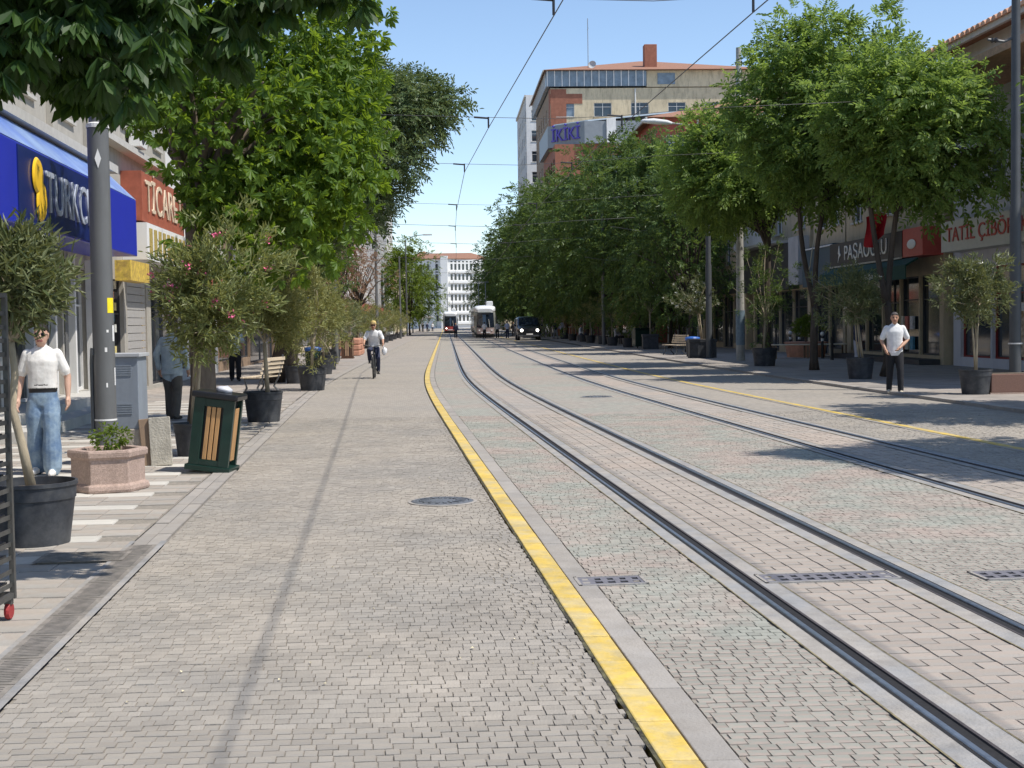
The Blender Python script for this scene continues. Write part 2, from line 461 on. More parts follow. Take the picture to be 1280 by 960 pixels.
def slabs(o0, o1, Y0, Y1):
    O, Yc, Wd, D = [], [], [], []; cw = (o1 - o0) / 3
    for c in range(3):
        y = Y0 + random.uniform(0, .1); k = c
        while y < Y1:
            d = .125
            if k % 2: parts = ((o0 + c * cw + .25 * cw, cw / 2), (o0 + c * cw + .75 * cw, cw / 2))
            else: parts = ((o0 + (c + .5) * cw, cw),)
            for ox, w in parts:
                O.append(ox); Yc.append(y + d / 2); Wd.append(w - .006); D.append(d - .0015)
            y += d; k += 1
    return map(np.array, (O, Yc, Wd, D))
RAILS = (0.0, 1.07, 3.2, 4.3)
for nm, a, b, y0, lab in (('near_track_bed', 0.0, 1.07, YN, 0), ('far_track_bed', 3.2, 4.3, 10.5, 1)):
    tb = lane(nm, a - .165, b + .165, m_slab_far, near0=y0, zf=-.005)
    lay_pieces(tb, 'paving_slab', 'slab_field', m_slab, *slabs(a + .19, b - .19, y0, YE), jz=.001, tilt=.004, ch=.002, n_obj=300 if lab == 0 else 150)
    ys = yrange(-40, 100, 1.5) + yrange(104, 460, 8)
    for o0, o1 in ((a - .165, a - .050), (a + .072, a + .19), (b - .19, b - .072), (b + .050, b + .165)):
        link('concrete_band', strip_mesh('concrete_band', o0, o1, ys, .004, m_conc), tb)
    for oo in (a - .168, a + .186, b - .198, b + .160):
        link('weedy_joint', strip_mesh('weedy_joint', oo, oo + .010, yrange(YN, 40, .5), .0055, M('weedy_joint', (.20, .165, .095), rough=.95, var=.6, scale=14)), tb)

# rails: polished head, dark groove on the inner side, lip
m_steel = M('rail_steel', (.36, .37, .39), rough=.33, var=.2, scale=20, metal=.85)
m_rust = M('rail_side', (.06, .05, .05), rough=.7, var=.3, scale=20)
m_groove = M('rail_groove', (.018, .017, .018), rough=.9, var=.3, scale=30)
ysr = yrange(-40, 100, 1.0) + yrange(103, 460, 6)
RLAB = ('left rail of the near tram track beside the yellow kerb', 'right rail of the near tram track', 'left rail of the far tram track', 'right rail of the far tram track nearest the shaded pavement')
for k, ro in enumerate(RAILS):
    sgn = 1 if k % 2 == 0 else -1
    def sweep(prof, mat, name, parent=None):
        V, F = [], []; n = len(prof)
        for y in ysr:
            for po, pz in prof: V.append((R(y) + ro + sgn * po, y, pz))
        for i in range(len(ysr) - 1):
            for j in range(n - 1):
                q = (i * n + j, i * n + j + 1, (i + 1) * n + j + 1, (i + 1) * n + j); F.append(q if sgn > 0 else q[::-1])
        me = bpy.data.meshes.new(name); me.from_pydata(V, [], F); me.materials.append(mat); me.update()
        return link(name, me, parent)
    r = empty('tram_rail', P(ro, 0)); tag(r, RLAB[k], 'rail', 'rails of the tram tracks')
    def swp(prof, mat, name):
        o = sweep(prof, mat, name, r); o.location = (-r.location[0], -r.location[1], 0); return o
    swp([(-.046, -.01), (-.040, .007), (-.035, .011), (-.012, .011), (-.007, .006), (-.005, -.012)], m_steel, 'rail_head')
    swp([(-.008, -.001), (-.004, -.002), (.052, -.002), (.056, -.001)], m_groove, 'flange_groove')
    swp([(.052, -.012), (.054, .006), (.070, .006), (.073, -.005)], m_rust, 'rail_lip')
    swp([(-.058, .0055), (-.044, .0055)], m_groove, 'edge_joint')

# yellow kerb lines and their concrete gutters
m_yel = M('yellow_paint', (.66, .455, .09), rough=.6, var=.10, scale=9, bump=.2, bscale=50, patch=(.54, .42, .19), pscale=3.5, island=.07, grime=.25)
m_kerbs = M('kerb_stone', (.34, .306, .268), rough=.85, var=.14, scale=6, bump=.3, bscale=70, island=.07, patch=(.30, .275, .248), pscale=1.5)
def kerb_line(name, label, oc, w, side, Y0, Y1, og0, og1):
    r = empty(name, P(oc, Y0)); tag(r, label, 'kerb')
    L0 = r.location
    y = Y0
    while y < Y1:
        ln = .5 if y < 40 else 1.0
        gp = .004; mb = MB(); zt = .012 + random.uniform(-.002, .002)
        a, b = y + gp, y + ln - gp
        pts = [(R(a) + oc - w / 2 - L0[0], a - Y0), (R(a) + oc + w / 2 - L0[0], a - Y0), (R(b) + oc + w / 2 - L0[0], b - Y0), (R(b) + oc - w / 2 - L0[0], b - Y0)]
        mb.prism([(p[0], p[1], -.06) for p in pts], (0, 0, .06 + zt))
        mb.build('kerb_block', m_yel, r, bevel=.008 if y < 25 else 0)
        y += ln
    me = strip_mesh('distant_kerb', oc - w / 2, oc + w / 2, yrange(Y1, 100, 2) + yrange(104, 400, 8), .012, m_yel)
    o = link('distant_kerb', me, r, (-L0[0], -L0[1], 0))
    y = Y0
    while y < min(Y1, 45):
        a, b = y + .004, y + 1 - .004; mb = MB()
        pts = [(R(a) + og0 - L0[0], a - Y0), (R(a) + og1 - L0[0], a - Y0), (R(b) + og1 - L0[0], b - Y0), (R(b) + og0 - L0[0], b - Y0)]
        mb.prism([(p[0], p[1], -.06) for p in pts], (0, 0, .06 + .008 + random.uniform(-.002, .003)))
        mb.build('gutter_block', m_kerbs, r, bevel=.006 if y < 20 else 0)
        y += 1
    link('distant_gutter', strip_mesh('distant_gutter', og0, og1, yrange(y, 100, 2) + yrange(104, 400, 8), .006, m_kerbs), r, (-L0[0], -L0[1], 0))
kerb_line('yellow_kerb', 'long yellow painted kerb line left of the near tram track', -1.165, .145, 1, 4.0, 70, -1.085, -.94)
kerb_line('yellow_kerb', 'yellow painted kerb line crossed by tree shade right of the far track', 5.55, .125, -1, 13, 70, 5.40, 5.475)

# grimy weed-lined joint left of the kerb
V, F = [], []
for k, y in enumerate(yrange(4.0, 40, .06)):
    V += [(R(y) - 1.249 - random.uniform(.0, .008), y, .004), (R(y) - 1.236, y, .004)]
    if k: F.append((2 * k - 2, 2 * k - 1, 2 * k + 1, 2 * k))
me = bpy.data.meshes.new('joint_grime'); me.from_pydata(V, [], F); me.materials.append(M('joint_grime', (.035, .03, .024), rough=.95, var=.5, scale=25, patch=(.12, .11, .06), pscale=9)); me.update(); link('joint_grime', me, left_lane)

# left drain channel, sidewalk, right sidewalk
m_grate = M('iron_grate', (.20, .18, .155), rough=.6, var=.3, scale=8, bump=.2, patch=(.25, .22, .19), pscale=4)
m_dark = M('dark_void', (.008, .008, .009), rough=.9, var=.1)
ch = empty('drain_channel', P(-4.07, 4)); tag(ch, 'narrow drain channel with dusty slotted covers along the left pavement edge', 'drain')
tag(link('channel_trough', strip_mesh('channel_trough', -4.23, -3.92, yrange(-20, 60, 2), -.03, m_conc), ch, (-ch.location[0], -ch.location[1], 0)))
for y in np.arange(4.2, 10.2, .5):
    mb = MB()
    ops = [(.05 + i * .0325, .05 + i * .0325 + .012, .03, .17) for i in range(13)]
    mb.openings(.494, .2, ops, lambda u, z, d: (z, u, .012 - d), depth=.015)
    mb.box(.0, .2, 0, .494, -.05, -.006, 1)
    o = mb.build('channel_cover', [m_grate, m_dark], ch, (R(y) - 4.175 - ch.location[0], y - ch.location[1], 0), (0, 0, hd(y)))
for oo, ow in ((-4.21, .036), (-3.976, .048)):
    link('channel_edge', strip_mesh('channel_edge', oo, oo + ow, yrange(4, 10.4, .5), .010, m_conc), ch, (-ch.location[0], -ch.location[1], 0))
for k, oo in enumerate((-4.19, -4.07)):
    y = 10.22
    while y < 40:
        a, b = y + .006, y + .6 - .006; mb = MB()
        pts = [(R(a) + oo, a), (R(a) + oo + .112, a), (R(b) + oo + .112, b), (R(b) + oo, b)]
        mb.prism([(p[0] - ch.location[0], p[1] - ch.location[1], -.06) for p in pts], (0, 0, .06 + random.uniform(-.006, .001)))
        mb.build('gutter_stone', m_kerbs, ch); y += .6
link('distant_gutter', strip_mesh('distant_gutter', -4.2, -3.95, yrange(40, 100, 2) + yrange(104, 400, 8), .002, m_kerbs), ch, (-ch.location[0], -ch.location[1], 0))
gt = empty('drain_grate', P(-4.42, 9.55)); tag(gt, 'dark slotted iron grate set into the left pavement below the big pot', 'grate')
mb = MB(); mb.openings(.62, .42, [(.03, .59, .03 + i * .05, .03 + i * .05 + .028) for i in range(8)], lambda u, z, d: (u, z, .012 - d), depth=.02)
mb.box(0, .62, 0, .42, -.05, -.01, 1); mb.build('grate_plate', [m_grate, m_dark], gt, (-.3, -.1, .004), (0, 0, hd(9)))

walk = link('left_pavement', strip_mesh('left_pavement', -8.75, -4.21, yrange(3, 30, 1), -.013, m_bed)); tag(walk, kind='structure')
link('distant_surface', strip_mesh('distant_surface', -9.2, -4.21, [30] + [y for y in FARY if y > 31], 0, m_walk_far), walk)
link('distant_surface', strip_mesh('distant_surface', -9.2, -4.21, yrange(-40, 3, 2), 0, m_walk_far), walk)
OW, YW, WW, DW, CW = [], [], [], [], []
y, k = 3.0, 0
while y < 30:
    white = (k % 3 == 0) and y > 9.3; x = -8.75 + random.choice((0, .2)); d = .31
    while x < -4.21:
        w = .6 if white else .4
        a, b = x, min(x + w, -4.215)
        if white and b > -4.55: b = min(b, -4.5)
        if b - a > .06:
            OW.append((a + b) / 2); YW.append(y + d / 2); WW.append(b - a - .006); DW.append(d - .006); CW.append(white)
        x += w
    y += d; k += 1
OW, YW, WW, DW, CW = map(np.array, (OW, YW, WW, DW, CW))
lay_pieces(walk, 'paving_tile', 'tile_field', m_walk, OW[~CW], YW[~CW], WW[~CW], DW[~CW], jz=.0015, tilt=.004, ch=.003, n_obj=220)
lay_pieces(walk, 'white_slab', 'white_slab_field', m_walkw, OW[CW], YW[CW], WW[CW], DW[CW], jz=.0015, tilt=.004, ch=.003, n_obj=80)
# small pavers between the white slab ends and the gutter
rw = link('right_pavement', strip_mesh('right_pavement', 8.6, 16.4, yrange(8, 100, 3) + yrange(104, 400, 8), .06, m_walk_far)); tag(rw, kind='structure')
link('pavement_side', strip_mesh('pavement_side', 8.6, 8.6, [8, 9], 0, m_kerbs), rw) if False else None
rk = empty('stone_kerb', P(8.52, 10)); tag(rk, 'low grey stone kerb along the shaded right pavement', 'kerb')
y = 10
while y < 90:
    ln = 1.0; mb = MB(); a, b = y + .005, y + ln - .005
    pts = [(R(a) + 8.44, a), (R(a) + 8.6, a), (R(b) + 8.6, b), (R(b) + 8.44, b)]
    mb.prism([(p[0] - rk.location[0], p[1] - 10, -.05) for p in pts], (0, 0, .05 + .065)); mb.build('kerb_block', m_kerbs, rk, bevel=.01 if y < 40 else 0); y += ln
link('distant_kerb', strip_mesh('distant_kerb', 8.44, 8.6, yrange(90, 400, 8), .062, m_kerbs), rk, (-rk.location[0], -rk.location[1], 0))

# manholes and track drains
m_iron = M('cast_iron', (.16, .165, .175), rough=.5, var=.25, scale=14, bump=.5, bscale=45, metal=.3)
def manhole(label, o, Y, r):
    e = empty('manhole', P(o, Y, .003), 0, label, 'manhole')
    MB().lathe([(r, -.02), (r, .004), (r * .93, .012), (r * .86, .012), (r * .855, -.004), (r * .84, -.004), (r * .835, .009), (r * .5, .012), (.001, .012)], 36).build('cover', m_iron, e)
    ring = MB()
    for i in range(18):
        a = 2 * PI * i / 18
        ring.box(.45 * r, .75 * r, -.014, .014, .010, .018, 0, Matrix.Rotation(a, 4, 'Z'))
    o_ = ring.build('raised_ribs', m_iron, e); o_['kind'] = 'stuff'
    MB().lathe([(r * 1.10, .001), (r * 1.09, .006), (r * 1.0, .007)], 36, close=False).build('mortar_collar', m_kerbs, e)
manhole('round iron manhole cover sunk beside the yellow kerb', -1.72, 12.5, .29)
manhole('round iron manhole cover between the two tram tracks', 2.35, 29.4, .34)
m_grate2 = M('painted_grate', (.17, .16, .175), rough=.6, var=.2, scale=12, bump=.2)
def track_drain(label, o0, o1, Y, n):
    w = o1 - o0; e = empty('track_drain', P(o0, Y, .002), hd(Y), label, 'drain')
    ops = []
    for i in range(n):
        for z in (.045, .145): ops.append(((i + .18) * w / n + (.01 if z > .1 else 0), (i + .78) * w / n, z, z + .065))
    MB().openings(w, .25, ops, lambda u, z, d: (u, z, .005 - d), depth=.006).box(0, w, 0, .25, -.06, -.0005, 1).build('grate_plate', [m_grate2, m_dark], e)
    MB().box(-.02, -.001, -.02, .27, -.02, .008).box(w + .001, w + .02, -.02, .27, -.02, .008).box(-.02, w + .02, -.02, -.001, -.02, .008).box(-.02, w + .02, .251, .27, -.02, .008).build('grate_frame', m_conc, e)
track_drain('short slotted track drain next to the yellow kerb', -1.03, -.63, 8.4, 5)
track_drain('long slotted drain grate across the near tram track', .13, .97, 8.4, 10)
track_drain('short slotted drain right of the near tram track', 1.5, 1.95, 8.4, 5)

# fallen petals and leaf bits on the paving
V, F = [], []
for i in range(80):
    o = random.uniform(-3.9, -1.4) if random.random() < .75 else random.uniform(-.9, 3); Y = 4.5 + 12 * random.random() ** 1.6; s = random.uniform(.004, .011); a = random.uniform(0, 6.28); x, y = R(Y) + o, Y; b = len(V)
    for q, zz in ((0, .007), (1.4, .012), (3.1, .008), (4.6, .014)): V.append((x + s * math.cos(a + q), y + s * 1.2 * math.sin(a + q), zz))
    F.append((b, b + 1, b + 2, b + 3))
pm = bpy.data.meshes.new('fallen_petals'); pm.from_pydata(V, [], F); pm.materials.append(M('petal_bits', (.48, .42, .28), rough=.8, var=.1, island=.5)); pm.update()
tag(link('fallen_petals', pm), 'scattered pale petals and leaf crumbs on the paving', 'litter', kind='stuff')

# ------------------------------------------------------------------ buildings
random.seed(21)
m_pane = M_glass('window_glass', (.03, .04, .05))
m_paneb = M_glass('window_glass_pale', (.16, .20, .24), .12)
m_wframe = M('window_frame_white', (.72, .71, .69), rough=.5, var=.06)
m_wdark = M('window_frame_dark', (.05, .05, .055), rough=.5, var=.1)
m_sill = M('stone_sill', (.5, .48, .44), rough=.8, var=.1)
m_beige = M('beige_render', (.50, .41, .28), rough=.9, var=.10, scale=2, grime=.25, bump=.1, bscale=30)
m_cream = M('cream_render', (.60, .50, .34), rough=.9, var=.16, scale=.5, grime=.45)
m_stone = M('pale_stone_cladding', (.40, .375, .33), rough=.85, var=.12, scale=2.5, grime=.2, bump=.2, bscale=25)
m_shtint = M('shade_tinted_render', (.60, .60, .64), rough=.9, var=.06, scale=1.0, grime=.12)  # white render given the blue-grey tint of the shaded street side
m_white = M('white_render', (.72, .71, .69), rough=.85, var=.06, scale=1.4, grime=.18)
m_grey = M('grey_render', (.45, .45, .45), rough=.9, var=.08, scale=1.4, grime=.2)
m_red = M('red_render', (.36, .095, .065), rough=.85, var=.12, scale=2, grime=.2)
m_brickred = M('brown_brick', (.30, .12, .075), rough=.85, var=.16, scale=3, grime=.2)
m_brown = M('brown_render', (.27, .19, .13), rough=.9, var=.12, scale=2, grime=.25)
m_tile = M('roof_tile', (.30, .155, .10), rough=.9, var=.35, scale=14, island=.15, grime=.25)
m_tilep = M('pale_roof_tile', (.60, .34, .22), rough=.85, var=.25, scale=9, island=.2)
m_metal = M('sheet_metal_roof', (.55, .58, .60), rough=.35, var=.1, scale=2, metal=.5)
m_gmetal = M('grey_cladding', (.24, .26, .28), rough=.5, var=.1, scale=2)
m_black = M('black_cladding', (.02, .021, .024), rough=.45, var=.15)
m_charc = M('charcoal_panel', (.045, .048, .055), rough=.5, var=.1)
m_blueg = M('blue_grey_panel', (.06, .10, .13), rough=.5, var=.1)
m_green = M('dark_green_canvas', (.006, .055, .042), rough=.75, var=.12)
m_shut = M('roller_shutter', (.52, .50, .48), rough=.5, var=.06, metal=.3)
m_ac = M('air_conditioner_white', (.68, .67, .64), rough=.6, var=.06)
m_pipe = M('pipe_white', (.6, .59, .56), rough=.6, var=.08)
m_wtext = M('white_letters', (.80, .79, .76), rough=.5, var=.03)

SHARE = {}
def shared(key, fn):
    if key not in SHARE: SHARE[key] = fn()
    return SHARE[key]
def win_mesh(w, h, mull, trans, mat):
    def f():
        b, mb = .055, MB()
        mb.box(0, b, .10, .17, 0, h).box(w - b, w, .10, .17, 0, h).box(b, w - b, .10, .17, 0, b).box(b, w - b, .10, .17, h - b, h)
        for i in range(1, mull + 1): mb.box(w * i / (mull + 1) - .025, w * i / (mull + 1) + .025, .11, .165, b, h - b)
        if trans: mb.box(b, w - b, .115, .16, h * .7 - .02, h * .7 + .02)
        return mb.mesh('window_frame', mat)
    return shared(('w', w, h, mull, trans, mat.name), f)
def pane_mesh(w, h, mat):
    return shared(('p', w, h, mat.name), lambda: MB().box(.02, w - .02, .15, .158, .02, h - .02).mesh('pane', mat))
def sill_mesh(w, mat):
    return shared(('s', w, mat.name), lambda: MB().box(-.08, w + .08, -.07, .12, -.07, -.002).mesh('sill', mat))

class Bld:
    """local frame: x along the facade (viewer's right), y into the building, z up"""
    def __init__(s, name, label, side, Y0, Y1, of, depth, H, cat='building', group=None):
        a, b = P(of, Y0), P(of, Y1); s.side = side; s.depth, s.H = depth, H
        s.W = math.hypot(b[0] - a[0], b[1] - a[1]); hdg = math.atan2(b[1] - a[1], b[0] - a[0])
        if side == 'R': s.root = empty(name, (b[0], b[1], 0), hdg + PI)
        else: s.root = empty(name, (a[0], a[1], 0), hdg)
        tag(s.root, label, cat, group); s.ops, s.sops, s.wins = [], [], []
    def front(s, u, z, d): return (u, d, z)
    def sidef(s, u, z, d): return (s.W - d, u, z) if s.side == 'R' else (d, s.depth - u, z)
    def window(s, u, z, w, h, mull=1, trans=True, frame=None, pane=None, sill=True, face='front'):
        op = (round(u, 3), round(u + w, 3), round(z, 3), round(z + h, 3))
        (s.ops if face == 'front' else s.sops).append(op)
        if face == 'front': loc, rot = (u, 0, z), (0, 0, 0)
        elif s.side == 'R': loc, rot = (s.W, u, z), (0, 0, PI / 2)
        else: loc, rot = (0, s.depth - u, z), (0, 0, -PI / 2)
        o = link('window', win_mesh(w, h, mull, trans, frame or m_wframe), s.root, loc, rot)
        link('pane', pane_mesh(w, h, pane or random.choice((m_pane, m_pane, m_paneb))), o)
        if sill: link('sill', sill_mesh(w, m_sill), o)
        return o
    def row(s, z, n, w, h, face='front', m0=.8, **k):
        L = s.W if face == 'front' else s.depth
        for i in range(n):
            u = m0 + (L - 2 * m0 - w) * (i / max(1, n - 1) if n > 1 else .5); s.window(u, z, w, h, face=face, **k)
    def walls(s, mat, mat2=None, name='wall', top=True):
        mb = MB(); W, D, H = s.W, s.depth, s.H
        mb.openings(W, H, s.ops, s.front, .2)
        mb.openings(D, H, s.sops, s.sidef, .2, 1 if mat2 else 0)
        if s.side == 'R': mb.add([(0, D, 0), (0, 0, 0), (0, 0, H), (0, D, H)], [(0, 1, 2, 3)])
        else: mb.add([(W, 0, 0), (W, D, 0), (W, D, H), (W, 0, H)], [(0, 1, 2, 3)])
        mb.add([(W, D, 0), (0, D, 0), (0, D, H), (W, D, H)], [(0, 1, 2, 3)])
        if top: mb.add([(0, 0, H), (W, 0, H), (W, D, H), (0, D, H)], [(0, 1, 2, 3)])
        return mb.build(name, [mat, mat2] if mat2 else mat, s.root)
    def box(s, name, x0, x1, y0, y1, z0, z1, mat, parent=None, bevel=0):
        return MB().box(x0, x1, y0, y1, z0, z1).build(name, mat, parent or s.root, bevel=bevel)
    def hip(s, mat, rise, over=.5, z=None):
        z = s.H if z is None else z; W, D = s.W, s.depth; i = min(W, D + 0.0) / 2
        mb = MB(); a = [(-over, -over, z), (W + over, -over, z), (W + over, D + over, z), (-over, D + over, z)]
        if W > D: t = [(i, D / 2, z + rise), (W - i, D / 2, z + rise)]; fs = [(0, 1, 5, 4), (2, 3, 4, 5), (1, 2, 5), (3, 0, 4)]
        else: t = [(W / 2, i, z + rise), (W / 2, D - i, z + rise)]; fs = [(0, 1, 4), (1, 2, 5, 4), (2, 3, 5), (3, 0, 4, 5)]
        mb.add(a + t, fs + [(3, 2, 1, 0)])
        r = mb.build('roof', mat, s.root, (0, 0, .006))
        MB().box(-over, W + over, -over - .02, -over + .1, z - .16, z + .004).build('fascia_board', m_sill, r)
        return r
    def text(s, body, size, mat, u, z, y=-.02, width=None, name='lettering', parent=None, depth=.012):
        return text(name, body, size, mat, parent or s.root, (u, y, z), (PI / 2, 0, 0), depth, width)
    def ac(s, u, z, y=-.38):
        o = s.box('air_conditioner', u, u + .8, y, y + .3, z, z + .58, m_ac, bevel=.02)
        MB().lathe([(.21, 0), (.21, .012), (.001, .012)], 18).build('fan_grille', m_wdark, o, (u + .3, y - .001, z + .29), (PI / 2, 0, 0))
        return o
    def shopfront(s, u0, u1, z1, bays, door=None, frame=None, z0=.35):
        """glazed bays as window parts, one of them a door"""
        w = (u1 - u0) / bays; fr = frame or m_wdark
        for i in range(bays):
            d = (i == door)
            s.window(u0 + i * w + .06, .08 if d else z0, round(w - .12, 3), round((z1 - .08) if d else (z1 - z0), 3), mull=0 if not d else 1, trans=True, frame=fr, pane=m_pane, sill=False)

# ---- left row
b = Bld('corner_shop_building', 'pale stone building with the blue fascia shop on the left', 'L', 6.5, 30.2, -8.6, 11, 12.5)
b.shopfront(9.5, 22.8, 2.9, 6, door=2, frame=m_wframe)
for z in (5.9, 9.2):
    for i in range(7): b.window(1.2 + i * 3.2, z, 1.5, 1.9, mull=1, frame=m_wframe)
b.walls(m_stone)
b.box('ledge', 0, b.W, -.55, -.002, 5.05, 5.22, m_sill)
b.box('ledge', 0, b.W, -.35, -.002, 8.5, 8.66, m_sill)
for i in range(8): b.box('pilaster', .5 + i * 3.2, .9 + i * 3.2, -.12, -.003, 5.23, 8.49, m_stone)
for i in range(9): b.box('door_post', 9.4 + i * 1.66, 9.52 + i * 1.66, -.14, -.003, 0, 3.1, m_white)
m_blue = M('blue_fascia', (.022, .035, .42), rough=.4, var=.06, scale=1, coat=.2)
m_blued = M('navy_fascia', (.010, .022, .14), rough=.3, var=.08, coat=.3)
m_bluel = M('sky_sheen_panel', (.13, .22, .55), rough=.3, var=.15, scale=1.5, patch=(.25, .36, .6), pscale=.9)  # paler blue paints in the sky reflection on the sloped top
x0, x1 = 6.8, 23.3
aw = MB().prism([(x0, -1.0, 3.2), (x0, -1.0, 4.42), (x0, -.004, 4.42), (x0, -.004, 3.2)], (x1 - x0, 0, 0)).build('blue_fascia', m_blue, b.root, bevel=.02)
MB().prism([(x0, -1.0, 4.425), (x0, -.42, 5.0), (x0, -.004, 5.0), (x0, -.004, 4.425)], (x1 - x0, 0, 0)).build('sloped_panel', m_bluel, aw)
pn = MB().box(13.6, 19.8, -1.02, -1.002, 3.24, 4.38).build('sign_panel', m_blued, aw)
m_yemb = M('yellow_emblem', (.85, .52, .03), rough=.4, var=.05)
em = MB(); em.tube([(14.6, -1.05, 4.28), (14.6, -1.05, 3.85)], [.24, .22], 20); 
em = MB().lathe([(.001, 0), (.26, 0), (.30, .02), (.26, .05), (.001, .06)], 28).build('emblem', m_yemb, aw, (14.62, -1.02, 4.02), (PI / 2, 0, 0)); em.scale = (1, .95, 1)
e2 = MB().lathe([(.001, 0), (.26, 0), (.30, .02), (.26, .05), (.001, .06)], 28).build('emblem', m_yemb, aw, (14.82, -1.02, 3.64), (PI / 2, .3, 0)); e2.scale = (.95, 1.1, 1)
b.text('TURKCELL', .95, M('silver_letters', (.42, .46, .55), rough=.4, var=.08, scale=4), 17.35, 3.8, -1.035, width=4.3, parent=aw)
st = b.box('step', 13, 22, -1.2, -.004, 0, .17, m_sill); b.box('step', 13.4, 22, -.75, -.005, .171, .34, m_sill)

b = Bld('narrow_shop_building', 'narrow building with a red lettered sign above a shuttered shop', 'L', 30.4, 39.4, -8.6, 11, 11)
b.window(.3, .1, 2.4, 2.7, mull=0, frame=m_wdark, pane=m_dark, sill=False); b.window(3.1, .1, 2.5, 2.8, mull=0, frame=m_yemb, pane=m_shut, sill=False); b.window(6.2, .1, 2.3, 2.8, mull=1, frame=m_wdark, pane=m_pane, sill=False)
b.row(6.6, 4, 1.1, 1.6); b.walls(m_stone)
sg = b.box('red_sign', 2.7, b.W - .1, -.5, -.004, 4.25, 5.45, M('red_sign_panel', (.38, .11, .065), rough=.5, var=.2, scale=4, grime=.3))
b.text('TİCARET', 1.1, M('cream_letters', (.72, .58, .42), rough=.5, var=.12), 5.8, 4.85, -.52, width=5.4, parent=sg)
s2 = b.box('white_sign', 2.7, b.W - .1, -.6, -.004, 3.3, 4.2, m_white)
for i in range(9): b.box('ornament', 3.0 + i * .62, 3.35 + i * .62, -.62, -.602, 3.42, 4.08, M('gold_print', (.42, .32, .10), rough=.6, var=.4, scale=18), s2)
b.box('yellow_sign', .35, 2.6, -.65, -.3, 2.72, 3.18, M('yellow_sign_panel', (.70, .50, .09), rough=.6, var=.3, scale=9, patch=(.45, .3, .08), pscale=6))
for i in range(14): b.box('shutter_slat', 3.2, 5.5, .02, .05, .15 + i * .195, .33 + i * .195, m_shut)
for i in range(10):
    b.box('hanging_goods', .5 + .24 * (i % 2) + .02 * i, .70 + .24 * (i % 2) + .02 * i, -.16, -.03, .3 + i * .25, .48 + i * .25, M('goods_%d' % (i % 4), ((.6, .25, .15), (.55, .55, .5), (.1, .35, .5), (.6, .5, .2))[i % 4], var=.3, scale=20))
b.box('ledge', 0, b.W, -.3, -.003, 5.9, 6.05, m_sill); b.ac(3.4, 5.5 + .62)

def plain(name, label, side, Y0, Y1, of, depth, H, mat, floors, n, win=(1.3, 1.5), z0=4.2, fh=3.1, side_n=0, shop=3, roof=None, mat2=None, frame=None, acs=0, pane=None, group=None):
    b = Bld(name, label, side, Y0, Y1, of, depth, H, group=group)
    if shop: b.shopfront(.4, b.W - .4, 2.9, shop, door=shop // 2)
    for f in range(floors):
        b.row(z0 + f * fh, n, win[0], win[1], frame=frame, pane=pane)
        if side_n: b.row(z0 + f * fh, side_n, win[0], win[1], face='side', frame=frame, pane=pane)
    b.walls(mat, mat2)
    b.box('cornice', -.05, b.W + .05, -.25, -.003, H - .3, H + .02, m_sill)
    if shop: b.box('shop_sign', .3, b.W - .3, -.3, -.004, 3.05, 3.85, random.choice((m_charc, m_blueg, m_white, m_red)))
    for i in range(acs): b.ac(random.uniform(.5, b.W - 1.5), z0 - .8 + fh * (i % max(1, floors)))
    return b
b = plain('white_house', 'white house with air conditioners behind the dark tree trunk', 'L', 39.8, 48.7, -8.7, 11, 10.5, m_white, 2, 3, side_n=2, acs=3)
b.box('balcony', 1, 5, -1.0, -.004, 3.9, 4.05, m_sill); b.ac(.6, 4.4, -.9)
plain('brown_house', 'brownish house half hidden behind the left trees', 'L', 49, 74, -8.8, 11, 13, m_brown, 3, 7, acs=2)
plain('cream_block', 'cream apartment block behind the left oleander row', 'L', 75, 112, -9, 12, 14, m_cream, 3, 9, side_n=3, acs=3)
b = plain('beige_block', 'beige block with tall white window bays on the left', 'L', 114, 150, -9.3, 12, 19, m_beige, 5, 9, side_n=3)
for i in range(5): b.box('white_bay', 2 + i * 7, 3.2 + i * 7, -.5, -.004, 4, 18, m_white)
plain('grey_block', 'grey apartment block beyond the beige one on the left', 'L', 152, 204, -9.6, 12, 17, m_grey, 4, 12)
b = plain('striped_tower', 'slim white tower with blue panels far down the left side', 'L', 207, 232, -9.3, 14, 27, m_white, 7, 6, side_n=3, win=(1.4, 1.7), fh=3.3)
for i in range(7): b.box('blue_panel', -.06, -.004, 1.2 + 0, 3.4, 4.0 + i * 3.3 + 1.8, 4.0 + i * 3.3 + 3.1, M('blue_panel', (.05, .12, .42), rough=.5))
plain('far_left_block', 'pale block far down the left side behind the green tree', 'L', 236, 330, -10, 14, 15, m_cream, 3, 16, shop=0)

# ---- right row
m_redp = M('red_sign_panel2', (.50, .09, .07), rough=.5, var=.1)
b = Bld('tiled_eave_building', 'white building in a shade-blue tint with a tiled eave at the right edge', 'R', 28, 43.3, 15.6, 12, 9.9)
b.shopfront(.5, 14.5, 3.1, 6, door=2, frame=M('red_frame', (.25, .03, .025), rough=.5))
b.row(5.6, 4, 1.3, 1.6, m0=2.5); b.walls(m_shtint)
b.hip(m_tile, 2.6, .7)
for i in range(46):
    b_ = MB(); a = [( -.6 + i * .36 + .16 * math.cos(t), math.sin(t) * .13) for t in np.linspace(0, PI, 7)]
    b_.prism([(p[0], -.82, 9.9 + p[1]) for p in a], (0, 1.1, .42)); b_.build('eave_tile', m_tilep, b.root)
sg = b.box('white_sign', .55, 7.2, -.62, -.004, 3.62, 4.55, M('greyish_sign_panel', (.62, .62, .56), rough=.6, var=.04))
b.text('TATİL ÇİBÖREK', .62, m_redp, 3.8, 4.1, -.64, width=5.6, parent=sg)
r1 = b.box('red_sign', 7.6, 14.5, -.62, -.004, 3.62, 4.55, m_redp)
